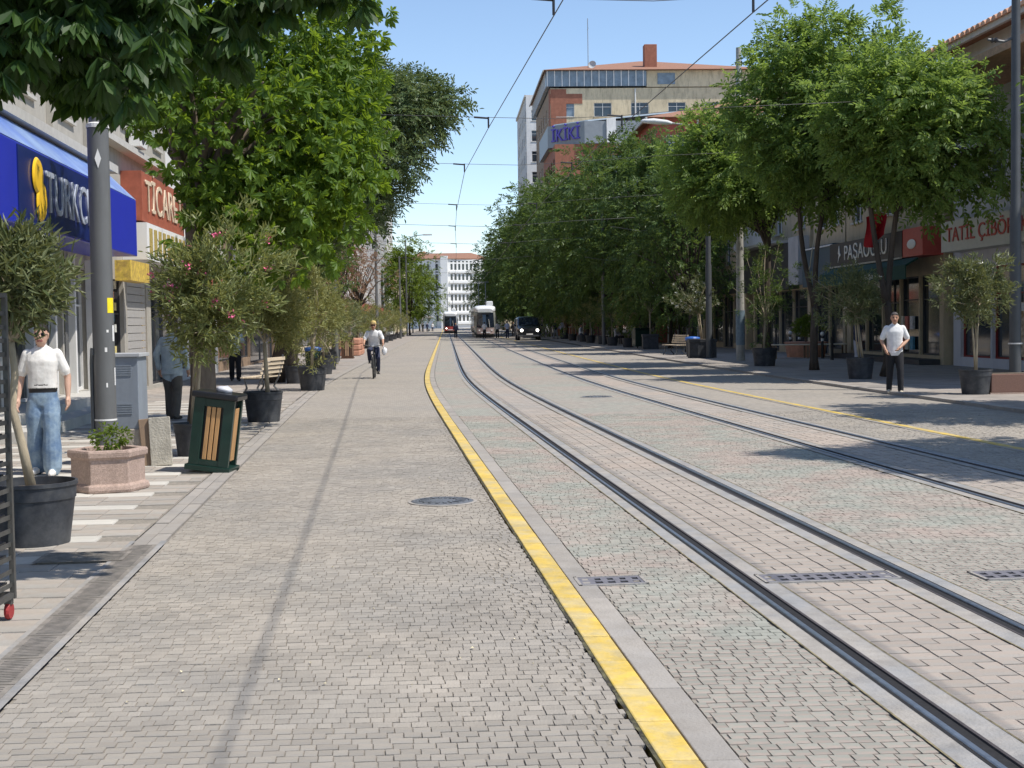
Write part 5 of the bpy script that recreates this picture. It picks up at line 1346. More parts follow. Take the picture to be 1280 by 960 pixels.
MB().tube([(1.2, 0, 4.9), (-.35, 0, 5.45)], .02, 6).build('pole', m_pipe, fl)

# ------------------------------------------------------------------ vehicles
def loft(secs, n=24, p=4.0):
    """secs: (y, half width, z0, z1); superellipse rings"""
    mb = MB(); vs, fs = [], []
    for y, hw, z0, z1 in secs:
        for j in range(n):
            a = 2 * PI * (j + .5) / n; c, s = math.cos(a), math.sin(a)
            vs.append((hw * math.copysign(abs(c) ** (2 / p), c), y, (z0 + z1) / 2 + (z1 - z0) / 2 * math.copysign(abs(s) ** (2 / p), s)))
    for i in range(len(secs) - 1):
        for j in range(n): fs.append((i * n + j, i * n + (j + 1) % n, (i + 1) * n + (j + 1) % n, (i + 1) * n + j))
    fs.append(tuple(range(n))); fs.append(tuple(range((len(secs) - 1) * n, len(secs) * n))[::-1])
    return mb.add(vs, fs)
def panel(fy, x0, x1, z0, z1, nx=10, nz=8, th=.04, taper=0.0):
    mb = MB(); vs, fs = [], []
    for k in range(2):
        for i in range(nx + 1):
            for j in range(nz + 1):
                t = j / nz; z = z0 + (z1 - z0) * t; xm = 1 - taper * t; x = (x0 + (x1 - x0) * i / nx) * xm; vs.append((x, fy(x, z) + k * th, z))
    o = (nx + 1) * (nz + 1)
    for i in range(nx):
        for j in range(nz):
            a = i * (nz + 1) + j; fs.append((a, a + nz + 1, a + nz + 2, a + 1)); fs.append((o + a, o + a + 1, o + a + nz + 2, o + a + nz + 1))
    return mb.add(vs, fs)
m_twhite = M('tram_white', (.70, .72, .74), rough=.3, var=.04, coat=.3)
m_tgrey = M('tram_grey_green', (.20, .21, .19), rough=.35, var=.08, coat=.2)
m_tred = M('tram_red', (.36, .06, .055), rough=.35, var=.06, coat=.3)
m_glassd = M_glass('dark_windscreen', (.015, .022, .035), .04)
m_head = M_emit('lit_headlamp', (1.0, .95, .85), 6.0)
m_tyre = M('tyre_rubber', (.02, .02, .021), rough=.8)
def tram(label, o, Y, lower, lit, apron):
    e = empty('tram', P(o, Y), hd(Y), label, 'tram', 'trams')
    lo = [(.22, .80, .45, 2.2), (.35, .98, .36, 2.75), (.7, 1.1, .32, 3.05), (1.5, 1.16, .3, 3.15), (9.0, 1.17, .3, 3.15)]
    body = loft(lo, 28, 5).build('cab_body', lower, e, smooth=True); autosmooth(body, 50)
    k = 0
    for a, b in ((9.3, 16.3), (16.6, 23.8)):
        s = loft([(a, 1.17, .3, 3.15), (b, 1.17, .3, 3.15)], 28, 5).build('car_section', lower, e); autosmooth(s, 50)
        MB().box(-1.18, 1.18, a - .29, a - .01, .5, 3.0).build('bellows', m_bag, e)
        for sx in (-1, 1): MB().box(sx * 1.175 - .01, sx * 1.175 + .01, a + .5, b - .5, 1.15, 2.35).build('side_window', m_glassd, e)
    for sx in (-1, 1): MB().box(sx * 1.172 - .01, sx * 1.172 + .01, 2.0, 8.6, 1.15, 2.35).build('side_window', m_glassd, e)
    autosmooth(loft([(.42, .8, 2.7, 3.1), (.55, 1.0, 2.66, 3.32), (1.0, 1.12, 2.68, 3.45), (2.0, 1.15, 2.7, 3.5), (23.6, 1.15, 2.7, 3.5)], 24, 3.5).build('roof_shell', m_twhite, e), 50)
    ws = panel(lambda x, z: -.06 + .20 * x * x + .10 * max(0, z - 1.3), -.95, .95, 1.12, 2.72, taper=.08).build('windscreen', m_glassd, e, smooth=True)
    MB().box(-.45, .45, -.02, .02, 2.5, 2.68).build('destination_display', m_black, ws)
    MB().tube([(.45, -.06, 1.15), (.35, -.04, 2.0)], .025, 6).build('wiper', m_pipe, ws)
    panel(lambda x, z: -.05 + .22 * x * x, -.92, .92, .42, 1.08).build('front_apron', apron, e, smooth=True)
    for sx in (-1, 1):
        for z in (.8,): MB().lathe([(.09, 0), (.09, .05), (.001, .06)], 12, close=False).build('headlamp', m_head if lit else m_white, e, (sx * .66, .04, z), (PI / 2, 0, 0))
    if lit: MB().lathe([(.12, 0), (.12, .05), (.001, .06)], 12, close=False).build('headlamp', m_head, e, (.72, .05, .52), (PI / 2, 0, 0))
    MB().box(-.5, .5, -.08, -.04, .52, .62).build('bumper_strip', m_twhite, e)
    MB().box(-1.05, 1.05, .6, 23.5, .06, .31).build('underframe', m_bag, e)
    for y in (2.2, 3.9, 19.5, 21.5):
        for sx in (-.5, .5): MB().lathe([(.28, -.06), (.28, .06)], 14).build('wheel', m_tyre, e, (sx, y, .29), (0, PI / 2, 0))
    pg = MB().tube([(-.4, 12, 3.5), (-.4, 11, 4.6), (-.4, 12.2, 6.3)], .04, 6).tube([(.4, 12, 3.5), (.4, 11, 4.6), (.4, 12.2, 6.3)], .04, 6).box(-.8, .8, 12.1, 12.3, 6.3, 6.36); pg.build('pantograph', m_gmetal, e)
    MB().box(.2, .9, 2.2, 4.2, 3.45, 3.95).build('roof_unit', m_twhite, e, bevel=.1)
    for sx in (-1, 1): MB().box(sx * 1.2 - .04, sx * 1.2 + .04, .5, .65, 1.9, 2.35).build('mirror', m_bag, e)
    return e
tram('white roofed tram with pale front standing at the right stop', 3.75, 146, m_tgrey, False, M('tram_pinkish', (.36, .28, .27), rough=.35, var=.08))
tram('red fronted tram with lit headlamp farther back on the near track', 0.25, 215, m_gmetal, True, m_tred)

m_vanp = M('black_car_paint', (.012, .013, .017), rough=.22, var=.05, coat=.6)
v = empty('black_van', (1.62, 120, .0), hd(122), 'black van with lit headlights under the right trees', 'van'); v.scale = (1.12, 1.12, 1.12)
bd = loft([(0, .80, .38, .95), (.12, .90, .30, 1.02), (.8, .95, .26, 1.12), (1.15, .96, .26, 1.2), (1.9, .95, .26, 1.80), (2.3, .94, .26, 1.92), (4.6, .94, .26, 1.92), (4.9, .9, .35, 1.75)], 32, 5).build('body', m_vanp, v); autosmooth(bd, 40)
panel(lambda x, z: 1.05 + (z - 1.2) * 1.25 + .10 * x * x, -.80, .80, 1.22, 1.80, taper=.10).build('windscreen', m_glassd, v, smooth=True)
for sx in (-1, 1):
    MB().box(sx * .955 - .008, sx * .955 + .008, 2.1, 4.5, 1.15, 1.72).build('side_window', m_glassd, v)
    MB().lathe([(.11, 0), (.11, .05), (.001, .07)], 14, close=False).build('headlight', m_head, v, (sx * .62, .0, .80), (PI / 2, 0, 0))
    mi = MB().ell((sx * 1.08, 1.45, 1.22), .12, .08, .1, 10, 6).build('mirror', m_vanp, v, smooth=True)
    for y in (.85, 3.9):
        w = MB().lathe([(.2, -.11), (.33, -.1), (.34, 0), (.33, .1), (.2, .11)], 20).build('wheel', m_tyre, v, (sx * .82, y, .335), (0, PI / 2, 0)); MB().lathe([(.2, -.115), (.2, .115)], 14).build('rim', m_gmetal, w)
MB().box(-.5, .5, -.02, .02, .60, .78).build('grille', m_bag, v, bevel=.02); MB().box(-.26, .26, -.05, -.025, .44, .55).build('number_plate', m_white, v); MB().box(-.88, .88, -.04, .03, .28, .42).build('bumper', m_charc, v, bevel=.03)

# tram stops and railings
m_rail = M('white_railing', (.62, .62, .6), rough=.4, var=.05, metal=.2)
def stop(label, o, Y, L, w):
    e = empty('tram_stop', P(o, Y), hd(Y), label, 'shelter')
    for i in range(3):
        y = i * L / 2; MB().tube([(w / 2, y, 0), (w / 2, y, 2.3), (w / 4, y, 2.75), (-w / 2, y, 2.95)], .06, 8).build('post', m_rail, e)
    mb = MB(); pr = [(-w / 2 - .3, 2.95), (-.2, 3.1), (w / 4, 2.95), (w / 2 + .2, 2.5)]
    for i in range(3): mb.prism([(pr[i][0], -.6, pr[i][1]), (pr[i + 1][0], -.6, pr[i + 1][1]), (pr[i + 1][0], -.6, pr[i + 1][1] + .06), (pr[i][0], -.6, pr[i][1] + .06)], (0, L + 1.2, 0))
    mb.build('canopy', m_rail, e)
    MB().box(w / 2 + .05, w / 2 + .07, 0, L, .3, 2.2).build('glass_back', m_paneb, e); MB().box(0, .45, 1, L - 1, .42, .47).build('seat', m_gmetal, e); MB().box(.1, .35, 1.2, 1.3, 0, .419).box(.1, .35, L - 1.3, L - 1.2, 0, .419).build('seat_support', m_gmetal, e)
stop('pale curved tram shelter right of the standing tram', 8.6, 172, 14, 2.2)
stop('pale tram shelter on the left beyond the oleander row', -4.2, 268, 18, -2.4)
def railing(label, o, Y, L, rz=None):
    e = empty('railing', P(o, Y), hd(Y) if rz is None else rz, label, 'railing', 'white railings')
    MB().tube([(0, 0, 0), (0, 0, 1.1), (L, 0, 1.1), (L, 0, 0)], .045, 8).tube([(0, 0, .18), (L, 0, .18)], .035, 6).build('frame', m_rail, e)
    for i in range(1, 8): MB().tube([(L * i / 8, 0, .18), (L * i / 8, 0, 1.1)], .022, 6).build('bar', m_rail, e)
railing('white tubular railing just right of the standing tram', 6.0, 160, 1.5, 0)
railing('white tubular railing between the standing tram and the van', 8.0, 160, 1.8, 0)
railing('white tubular railing right of the black van', 9.4, 128, 2.3, 0)

# ------------------------------------------------------------------ people
def cloth(name, c, **k): return M(name, c, rough=.85, var=.12, scale=9, bump=.35, bscale=16, **k)
m_skin = M('skin_tan', (.48, .27, .18), rough=.55, var=.06, scale=12)
m_skin2 = M('skin_light', (.55, .34, .25), rough=.55, var=.06, scale=12)
m_hair = M('dark_hair', (.022, .016, .012), rough=.5, var=.2)
m_hairg = M('grey_hair', (.07, .06, .055), rough=.6, var=.2)
m_lips = M('lips', (.34, .13, .11), rough=.5)
m_eye = M('eye_dark', (.02, .015, .012), rough=.3)
m_shoe = M('white_trainers', (.75, .73, .70), rough=.6, var=.06)
m_shoed = M('dark_shoes', (.03, .026, .024), rough=.5)
m_shoec = M('cream_trainers', (.6, .53, .42), rough=.6)
m_shadeg = M('sunglasses', (.008, .008, .01), rough=.1)

class Fig:
    def __init__(s): s.pr = []
    def seg(s, pts, rr, mat):           # round tube with hemispherical ends
        s.pr.append(('t', [Vector(p) for p in pts], list(rr), mat))
    def loft(s, st, mat):               # (x, y, z, rx, ry)
        s.pr.append(('l', [Vector(q[:3]) for q in st], [(q[3], q[4]) for q in st], mat))
    def build(s, name, label, loc, rz, voxel, group=None, smooth=4):
        mb = MB()
        for k, pts, rr, mat in s.pr:
            if k == 't':
                P0, R0 = [], []
                t = (pts[0] - pts[1]).normalized()
                for a in (80, 45): P0.append(pts[0] + t * rr[0] * math.sin(rad(a))); R0.append(rr[0] * math.cos(rad(a)))
                P0 += pts; R0 += rr; t = (pts[-1] - pts[-2]).normalized()
                for a in (45, 80): P0.append(pts[-1] + t * rr[-1] * math.sin(rad(a))); R0.append(rr[-1] * math.cos(rad(a)))
                mb.tube(P0, R0, 12)
            else:
                vs, fs, n = [], [], 18
                for p, (a, b) in zip(pts, rr):
                    for j in range(n):
                        q = 2 * PI * j / n; c, d = math.cos(q), math.sin(q); e_ = 2 / 2.4
                        vs.append((p.x + a * math.copysign(abs(c) ** e_, c), p.y + b * math.copysign(abs(d) ** e_, d), p.z))
                for i in range(len(pts) - 1):
                    for j in range(n): fs.append((i * n + j, i * n + (j + 1) % n, (i + 1) * n + (j + 1) % n, (i + 1) * n + j))
                fs.append(tuple(range(n - 1, -1, -1))); fs.append(tuple(range((len(pts) - 1) * n, len(pts) * n)))
                mb.add(vs, fs)
        o = mb.build('tmp', m_skin)
        rm = o.modifiers.new('remesh', 'REMESH'); rm.mode = 'VOXEL'; rm.voxel_size = voxel
        sm = o.modifiers.new('smooth', 'SMOOTH'); sm.factor = .5; sm.iterations = smooth
        dg = bpy.context.evaluated_depsgraph_get(); dg.update()
        me = bpy.data.meshes.new_from_object(o.evaluated_get(dg)); bpy.data.objects.remove(o)
        n = len(me.polygons); C = np.empty(n * 3); me.polygons.foreach_get('center', C); C = C.reshape(-1, 3)
        best = np.full(n, 1e9); idx = np.zeros(n, int); mats = []
        for k, pts, rr, mat in s.pr:
            if mat not in mats: mats.append(mat)
            mi = mats.index(mat)
            for i in range(len(pts) - 1):
                a, b = np.array(pts[i]), np.array(pts[i + 1]); Q = C.copy()
                if k == 'l':
                    (ax, ay), (bx, by) = rr[i], rr[i + 1]; mean_r = (ax + bx) / 2; mean_y = (ay + by) / 2; kx = mean_y / mean_r
                    S = np.array([kx, 1, 1]); Q = Q * S; a, b = a * S, b * S; ra, rb = ay, by
                else: ra, rb = rr[i], rr[i + 1]
                ab = b - a; t = np.clip(((Q - a) @ ab) / max(1e-9, ab @ ab), 0, 1)
                d = np.linalg.norm(Q - a - t[:, None] * ab, axis=1) - (ra + (rb - ra) * t)
                w = d < best; best[w] = d[w]; idx[w] = mi
        me.materials.clear()
        for m in mats: me.materials.append(m)
        me.polygons.foreach_set('material_index', idx.astype(np.int32)); me.polygons.foreach_set('use_smooth', np.ones(n, bool)); me.update()
        e = empty(name, loc, rz, label, 'person', group); link('body', me, e)
        return e

def hand(f, w, dirv, side, skin, r=.0105, palm_n=(0, -1, 0), curl=.5):
    """palm and five bent fingers; dirv: direction the fingers point, side: +1/-1 thumb direction along the person's front"""
    w = Vector(w); d = Vector(dirv).normalized(); a = Vector(palm_n); a = (a - d * a.dot(d)).normalized(); b = d.cross(a).normalized() * side
    f.seg([w, w + d * .045, w + d * .085], [.026, .034, .030], skin)
    f.seg([w + d * .045 + a * .012, w + d * .085 + a * .0], [.03, .027], skin)
    for i, (off, ln) in enumerate(((.030, .070), (.010, .080), (-.010, .074), (-.028, .058))):
        p0 = w + d * .085 + a * off; c = b * curl
        p1 = p0 + (d + c * .3).normalized() * ln * .5; p2 = p1 + (d + c * 1.1).normalized() * ln * .32; p3 = p2 + (d * .7 + c * 1.6).normalized() * ln * .25
        f.seg([p0, p1, p2, p3], [r, r * .95, r * .9, r * .75], skin)
    p0 = w + d * .03 + a * .03; f.seg([p0, p0 + (d * .6 + a * .8).normalized() * .035, p0 + (d * .9 + a * .5).normalized() * .075], [r * 1.2, r * 1.1, r * .85], skin)

def head(f, c, skin, hair, face=True, style='short', tilt=0.0):
    c = Vector(c)
    f.loft([(c.x, c.y - .005, c.z - .115, .035, .04), (c.x, c.y - .015, c.z - .09, .055, .065), (c.x, c.y - .005, c.z - .03, .069, .085), (c.x, c.y, c.z + .03, .075, .095), (c.x, c.y + .005, c.z + .08, .066, .085), (c.x, c.y + .01, c.z + .115, .03, .045)], skin)
    f.seg([c + Vector((0, -.085, .0)), c + Vector((0, -.108, -.03))], [.011, .016], skin)
    for sx in (-1, 1):
        f.seg([c + Vector((sx * .074, .012, .012)), c + Vector((sx * .076, .014, -.022))], [.016, .012], skin)
        if face: f.seg([c + Vector((sx * .030, -.084, .006)), c + Vector((sx * .034, -.083, .006))], [.009, .009], m_eye); f.seg([c + Vector((sx * .016, -.088, .026)), c + Vector((sx * .046, -.08, .026))], [.007, .006], hair)
    if face: f.seg([c + Vector((-.02, -.083, -.058)), c + Vector((.02, -.083, -.058))], [.009, .009], m_lips)
    if style != 'bald':
        f.loft([(c.x, c.y + .04, c.z - .055, .062, .062), (c.x, c.y + .028, c.z + .0, .079, .083), (c.x, c.y + .018, c.z + .06, .080, .092), (c.x, c.y + .006, c.z + .10, .062, .084), (c.x, c.y + .01, c.z + .128, .03, .045)], hair)
        f.seg([c + Vector((-.045, -.062, .075)), c + Vector((.045, -.062, .075))], [.026, .026], hair)
    if style == 'long':
        f.seg([c + Vector((-.06, .05, .03)), c + Vector((-.075, .06, -.1)), c + Vector((-.07, .05, -.22))], [.05, .05, .03], hair); f.seg([c + Vector((.06, .05, .03)), c + Vector((.075, .06, -.1)), c + Vector((.07, .05, -.22))], [.05, .05, .03], hair); f.seg([c + Vector((0, .07, .0)), c + Vector((0, .08, -.2))], [.07, .05], hair)

def stand(label, loc, rz, h=1.74, top=None, bot=None, shoe=None, skin=None, hair=None, style='short', sleeve=.5, legw=1.0, stride=.12, hands=True, voxel=.011, face=True, belt=None, J=None, hem=.50, group=None, chest=1.0, smooth=4, lower=None, legcut=.0):
    """walking / standing figure facing -Y"""
    f = Fig(); s = h / 1.74; skin = skin or m_skin; hair = hair or m_hair
    g = {'he': (0, -.015, 1.615), 'sl': (.168, .01, 1.405), 'sr': (-.168, .01, 1.405), 'el': (.25, .03, 1.13), 'er': (-.25, .03, 1.13), 'wl': (.27, -.05, .89), 'wr': (-.27, -.05, .89),
         'kl': (.10, -.03 - stride * .5, .50), 'kr': (-.10, -.02 + stride * .3, .50), 'al': (.10, -stride, .09), 'ar': (-.10, stride, .10)}
    if J: g.update(J)
    g = {k: Vector(q) * s for k, q in g.items()}
    # torso
    c = chest
    f.loft([(0, 0, (hem * 1.74) * s, .172 * s * c, .118 * s * c), (0, 0, 1.0 * s, .165 * s * c, .112 * s * c), (0, -.005, 1.18 * s, .165 * s * c, .115 * s * c), (0, 0, 1.32 * s, .185 * s * c, .122 * s), (0, .008, 1.42 * s, .175 * s, .095 * s), (0, .012, 1.47 * s, .10 * s, .07 * s), (0, .012, 1.495 * s, .065 * s, .06 * s)], top)
    f.seg([Vector((0, .012, 1.44)) * s, Vector((0, .0, 1.54)) * s], [.056 * s, .052 * s], skin)
    # pelvis
    f.loft([(0, .005, .80 * s, .15 * s, .11 * s), (0, .005, .90 * s, .165 * s, .118 * s), (0, 0, 1.0 * s, .155 * s, .105 * s)], bot)
    if belt: f.loft([(0, 0, 1.0 * s, .166 * s, .116 * s), (0, 0, 1.035 * s, .166 * s, .116 * s)], belt)
    for sd, q in ((1, 'l'), (-1, 'r')):
        S, E, Wv, K, A = g['s' + q], g['e' + q], g['w' + q], g['k' + q], g['a' + q]
        if sleeve > 0:
            e1 = S.lerp(E, min(1, sleeve * 1.3)); f.seg([S * 1.0, S.lerp(E, .25), e1], [.060 * s, .061 * s, .063 * s], top)
            if sleeve >= 1: f.seg([E, E.lerp(Wv, .9)], [.056 * s, .045 * s], top)
        f.seg([S, E, E.lerp(Wv, .4), Wv], [.05 * s, .042 * s, .040 * s, .027 * s], skin if sleeve < 1 else skin)
        d = (Wv - E).normalized()
        if hands: hand(f, Wv, d, sd, skin)
        else: f.seg([Wv, Wv + d * .09 * s], [.03 * s, .028 * s], skin)
        H = Vector((sd * .085, 0, .86)) * s; lw = legw
        if legcut:
            M1 = K.lerp(A, legcut); f.seg([H, H.lerp(K, .5), K, M1], [.095 * s, .088 * s * lw, .072 * s * lw, .068 * s * lw], bot); f.seg([M1, A], [.05 * s, .04 * s], lower or skin)
        else: f.seg([H, H.lerp(K, .5), K, K.lerp(A, .5), A + Vector((0, .01, .0))], [.098 * s, .090 * s * lw, .072 * s * lw, .066 * s * lw * lw, .062 * s * lw * lw], bot)
        sh = shoe or m_shoed
        f.seg([A + Vector((0, .05, -.045)) * s, A + Vector((sd * .01, -.06, -.05)) * s, A + Vector((sd * .015, -.165, -.06)) * s], [.04 * s, .043 * s, .034 * s], sh)
    head(f, g['he'], skin, hair, face, style)
    return f.build('person', label, loc, rz, voxel, group, smooth)

def shades(e, h, y=-.102):
    s = h / 1.74
    mb = MB()
    for sx in (-1, 1): mb.ell((sx * .033 * s, y * s, 1.622 * s), .028 * s, .010, .022 * s, 12, 6); mb.tube([(sx * .06 * s, y * s + .01, 1.625 * s), (sx * .08 * s, .0, 1.625 * s)], .004, 5)
    mb.tube([(-.01, y * s - .006, 1.626 * s), (.01, y * s - .006, 1.626 * s)], .005, 5)
    o = mb.build('sunglasses', m_shadeg, e); return o

c_wtee = cloth('white_tee', (.78, .76, .72), patch=(.70, .67, .63), pscale=5)
c_wshirt = cloth('white_shirt', (.76, .76, .77))
c_jeans = cloth('light_jeans', (.12, .19, .30), patch=(.24, .32, .40), pscale=4.0)
c_black = cloth('black_trousers', (.018, .018, .022))
c_blueshirt = cloth('pale_blue_shirt', (.46, .55, .60), patch=(.60, .67, .70), pscale=6)
c_brownt = cloth('grey_brown_trousers', (.13, .115, .10))
c_navy = cloth('navy_cloth', (.03, .035, .07))
c_lblue = cloth('light_blue_uniform', (.36, .42, .60))
c_greyt = cloth('grey_top', (.40, .40, .43))
c_belt = M('black_belt', (.012, .012, .014), rough=.5)

w = stand('person in white T-shirt and wide light jeans walking past the big pot', (-5.30, 15.35, 0), .12, 1.70, c_wtee, c_jeans, m_shoe, m_skin2, m_hair, 'short', .58, 1.30, .10, belt=c_belt, hem=.585, J={'el': (.275, .03, 1.13), 'wl': (.285, -.04, .90)}, voxel=.010)
shades(w, 1.70)
stand('person in pale blue shirt seen from behind beside the tree trunk', (-6.05, 24.2, 0), PI - .2, 1.76, c_blueshirt, c_brownt, m_shoed, m_skin, m_hairg, 'short', 1.0, 1.1, .10, hem=.46, chest=1.12, J={'el': (.27, .05, 1.14), 'er': (-.27, .05, 1.14)}, voxel=.012)
stand('person in black trousers and pale top walking by the left shops', (-8.3, 40.8, 0), .2, 1.74, c_blueshirt, c_black, m_shoed, m_skin, m_hair, 'short', .6, 1.1, .12, hands=False, voxel=.016, hem=.5)
stand('person in white polo shirt and black trousers crossing on the right', (8.13, 28.85, .0), -.18, 1.74, c_wshirt, c_black, m_shoec, m_skin, m_hairg, 'short', .6, 1.0, .09, hem=.50, J={'er': (-.27, .02, 1.14), 'wr': (-.20, -.12, .95), 'el': (.275, .02, 1.15), 'wl': (.09, -.19, .99), 'al': (.11, -.14, .09), 'ar': (-.11, .07, .10), 'kl': (.105, -.09, .5)}, voxel=.011)
stand('person in dark top standing behind the white flowering pot', (10.05, 39.5, .06), 1.2, 1.70, c_navy, c_greyt, m_shoe, m_skin2, m_hair, 'long', 1.0, 1.1, .05, hands=False, voxel=.018)
FAR = [((-5.87, 144, 0), .0, c_navy, c_black, m_hair, 'person in dark vest over white walking along the near track'),
       ((-2.75, 140, 0), PI, c_wshirt, c_black, m_hair, 'person in white shirt, leftmost of three in front of the tram'),
       ((-1.42, 139, 0), PI, c_greyt, c_black, m_hairg, 'person in grey top, middle of three in front of the tram'),
       ((-.40, 138, 0), PI, c_lblue, c_navy, m_hairg, 'person in light blue uniform, rightmost of three in front of the tram'),
       ((.25, 150, 0), 0, c_black, c_black, m_hair, 'person all in black between the tram and the van'),
       ((4.1, 126, .06), .4, c_navy, c_greyt, m_hair, 'person in navy top standing right of the van'),
       ((4.7, 127, .06), -.6, c_lblue, c_black, m_hair, 'person in blue top by the railing right of the van'),
       ((-14.0, 150, 0), 0, c_wshirt, c_black, m_hair, 'person in white at the end of the left oleander row'),
       ((-12.6, 122, 0), PI, c_greyt, c_black, m_hair, 'person in grey top walking away beside the left oleanders'),
       ((-17.0, 262, 0), 0, c_black, c_black, m_hair, 'person waiting at the left end of the left shelter'),
       ((-16.4, 266, 0), 0, c_navy, c_black, m_hair, 'person waiting in the middle of the left shelter'),
       ((-15.6, 270, 0), 0, c_wshirt, c_navy, m_hair, 'person waiting at the right end of the left shelter')]
for i, (l, a, t, b_, hr, lab) in enumerate(FAR):
    stand(lab, l, a, 1.68 + .03 * (i % 4), t, b_, m_shoed, m_skin, hr, 'short', .6 if i % 2 else 1.0, 1.05, .1 + .05 * (i % 3), hands=False, voxel=.028, face=False, smooth=2)
def seated(label, loc, rz, top, bot, hair):
    f = Fig()
    f.loft([(0, .05, .45, .17, .13), (0, .05, .7, .16, .115), (0, .03, .95, .18, .115), (0, .02, 1.04, .1, .07)], top); f.seg([(0, .02, 1.0), (0, .0, 1.12)], [.055, .05], m_skin)
    for sx in (-1, 1):
        f.seg([(sx * .1, 0, .52), (sx * .12, -.42, .52), (sx * .12, -.45, .1)], [.09, .075, .055], bot); f.seg([(sx * .12, -.43, .06), (sx * .12, -.58, .05)], [.045, .035], m_shoed)
        f.seg([(sx * .18, .02, .98), (sx * .23, -.02, .74), (sx * .16, -.22, .62)], [.06, .05, .035], top); f.seg([(sx * .16, -.22, .62), (sx * .12, -.3, .6)], [.033, .03], m_skin)
    head(f, (0, -.01, 1.2), m_skin, hair, False)
    return f.build('person', label, loc, rz, .025, 'people sitting under the right trees', 2)
seated('person in white top sitting under the right trees past the van', P(10.4, 110, .06), 1.2, c_wshirt, c_navy, m_hairg)
seated('person in grey top sitting among the right oleander pots', P(10.8, 90, .06), 1.0, c_greyt, c_black, m_hair)
for i, (o, Y) in enumerate(((10.4, 110), (10.8, 90))):
    e = empty('stool', P(o, Y, .06), 0, ('dark seat under the person in white on the right', 'dark seat under the person in grey on the right')[i], 'stool')
    MB().box(-.22, .22, -.2, .24, .40, .44).build('seat', m_charc, e)
    for sx in (-.19, .19):
        for sy in (-.16, .2): MB().box(sx - .02, sx + .02, sy - .02, sy + .02, 0, .399).build('leg', m_charc, e)

# ------------------------------------------------------------------ cyclist
BL = (-4.2, 41.5, 0); BR = .06
bk = empty('bicycle', BL, BR, 'bicycle ridden towards the camera on the left carriageway', 'bicycle')
m_bikef = M('bike_frame_dark', (.03, .032, .036), rough=.4, coat=.3)
def torus(r, t, n=32, m=8):
    mb = MB(); vs, fs = [], []
    for i in range(n):
        a = 2 * PI * i / n
        for j in range(m):
            b = 2 * PI * j / m; q = r + t * math.cos(b); vs.append((t * math.sin(b), q * math.cos(a), q * math.sin(a)))
    for i in range(n):
        for j in range(m): fs.append((i * m + j, ((i + 1) % n) * m + j, ((i + 1) % n) * m + (j + 1) % m, i * m + (j + 1) % m))
    return mb.add(vs, fs)
for y in (-.53, .53):
    wh = empty('wheel', (0, y, .345), 0, parent=bk); torus(.32, .024).build('tyre', m_tyre, wh, smooth=True); torus(.295, .012).build('rim', m_rackm, wh, smooth=True)
    sp = MB()
    for i in range(16):
        a = 2 * PI * i / 16; sp.tube([(.02 * (-1) ** i, 0, 0), (0, .29 * math.cos(a), .29 * math.sin(a))], .002, 3)
    s_ = sp.build('spokes', m_rackm, wh); s_['kind'] = 'stuff'
    MB().lathe([(.022, -.04), (.022, .04)], 10).build('hub', m_rackm, wh, (0, 0, 0), (0, PI / 2, 0))
MB().tube([(0, -.36, .82), (0, -.05, .3)], .02, 8).tube([(0, -.37, .78), (0, .14, .75)], .018, 8).tube([(0, .18, .88), (0, -.05, .3)], .017, 8).tube([(0, -.05, .3), (.05, .53, .345)], .012, 6).tube([(0, .15, .74), (.05, .53, .345)], .011, 6).tube([(0, -.05, .3), (-.05, .53, .345)], .012, 6).tube([(0, .15, .74), (-.05, .53, .345)], .011, 6).build('frame', m_bikef, bk)
MB().tube([(0, -.35, .86), (0, -.39, .74)], .02, 8).tube([(.05, -.39, .72), (.055, -.53, .345)], .014, 6).tube([(-.05, -.39, .72), (-.055, -.53, .345)], .014, 6).box(-.06, .06, -.41, -.37, .71, .75).build('fork', m_bikef, bk)
MB().tube([(-.30, -.24, 1.02), (-.27, -.36, 1.02), (0, -.36, .96), (.27, -.36, 1.02), (.30, -.24, 1.02)], .013, 8).tube([(0, -.36, .96), (0, -.35, .86)], .013, 6).build('handlebar', m_rackm, bk)
MB().ell((0, .2, .92), .09, .14, .035).build('saddle', m_bag, bk, smooth=True)
torus(.345, .012, 20).build('mudguard', m_bikef, bk, (0, .53, .36)) if False else None
MB().lathe([(.09, -.006), (.09, .006)], 18).build('chainring', m_rackm, bk, (.05, -.05, .3), (0, PI / 2, 0))
MB().tube([(.07, -.05, .3), (.08, -.03, .135), (.17, -.03, .135)], .012, 6).box(.09, .18, -.08, .02, .12, .15).build('crank', m_rackm, bk); MB().tube([(-.07, -.05, .3), (-.08, -.07, .465), (-.17, -.07, .465)], .012, 6).box(-.18, -.09, -.12, -.02, .452, .48).build('crank', m_rackm, bk)
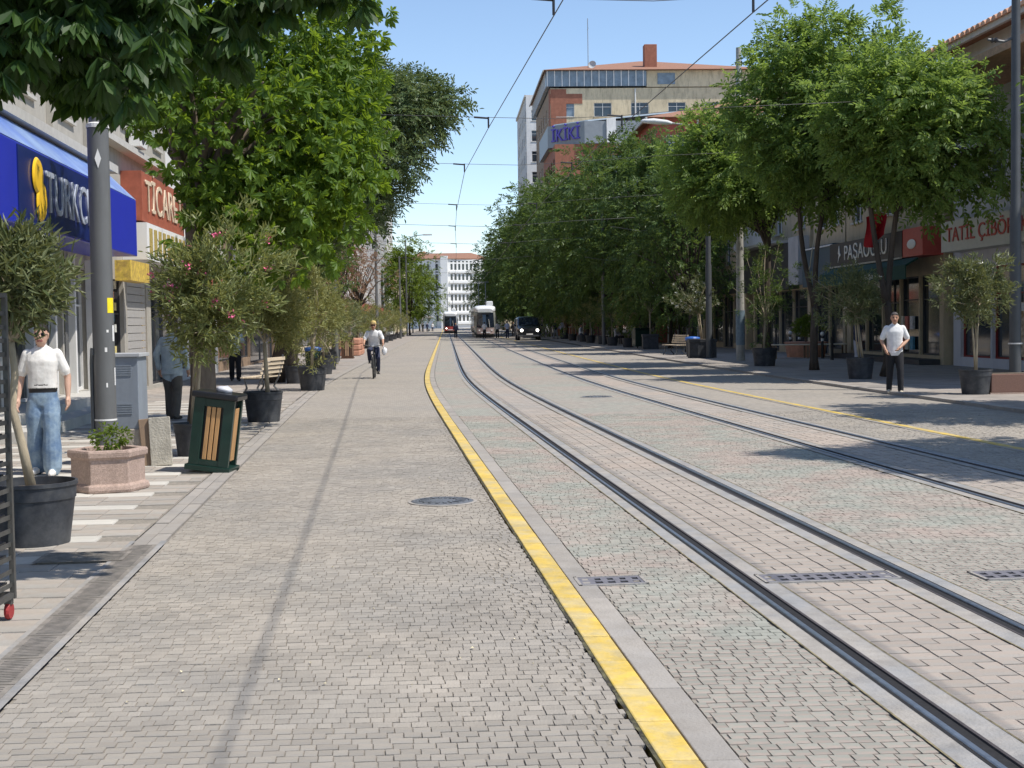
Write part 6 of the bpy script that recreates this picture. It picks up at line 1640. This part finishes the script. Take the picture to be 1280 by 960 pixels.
bg_ = MB().ell((.33, -.30, .82), .075, .055, .12, 12, 8); rr_ = np.random.default_rng(2); bg_.v = [tuple(np.array(q) + rr_.normal(0, .010, 3)) for q in bg_.v]; bg_.tube([(.315, -.29, .92), (.30, -.28, 1.02)], .012, 5)
tag(bg_.build('carrier_bag', M('white_plastic', (.78, .78, .80), rough=.4), None, BL, (0, 0, BR), smooth=True), 'white carrier bag hanging from the bicycle handlebar', 'bag')
f = Fig()
f.loft([(0, .2, .90, .165, .13), (0, .17, 1.08, .165, .12), (0, .10, 1.28, .19, .125), (0, .07, 1.40, .175, .10), (0, .05, 1.46, .09, .07)], c_wshirt)
f.loft([(0, .2, .86, .165, .15), (0, .2, .97, .16, .135)], c_navy)
f.seg([(0, .05, 1.42), (0, .01, 1.53)], [.056, .052], m_skin)
for sx in (-1, 1):
    S, E, Wv = Vector((sx * .185, .06, 1.39)), Vector((sx * .28, -.03, 1.17)), Vector((sx * .29, -.22, 1.05))
    f.seg([S, S.lerp(E, .8)], [.07, .066], c_wshirt); f.seg([S, E, Wv], [.05, .042, .03], m_skin); hand(f, Wv, (0, -.5, -.25), sx, m_skin, curl=1.0)
f.seg([(.085, .16, .9), (.13, -.16, .60), (.13, .0, .24)], [.09, .072, .055], c_navy); f.seg([(-.085, .16, .9), (-.14, -.26, .86), (-.13, -.07, .56)], [.09, .074, .055], c_navy)
for p in ((.13, .0, .20), (-.13, -.07, .53)): f.seg([Vector(p) + Vector((0, .05, 0)), Vector(p) + Vector((0, -.13, -.02))], [.04, .036], m_shoed)
head(f, (0, -.03, 1.60), m_skin, m_hairg)
cy = f.build('person', 'cyclist in white shirt and yellow cap riding towards the camera', BL, BR, .014)
MB().lathe([(.092, 0), (.09, .04), (.07, .09), (.001, .11)], 18, close=False).build('cap', M('yellow_cap', (.62, .46, .18), rough=.8), cy, (0, -.02, 1.655)); MB().ell((0, -.11, 1.662), .075, .065, .008, 14, 6).build('cap_peak', MATS['yellow_cap'], cy)
mb = MB()
for sx in (-1, 1): mb.ell((sx * .033, -.118, 1.608), .029, .011, .022, 12, 6)
mb.tube([(-.01, -.124, 1.612), (.01, -.124, 1.612)], .005, 5); mb.build('sunglasses', m_shadeg, cy)
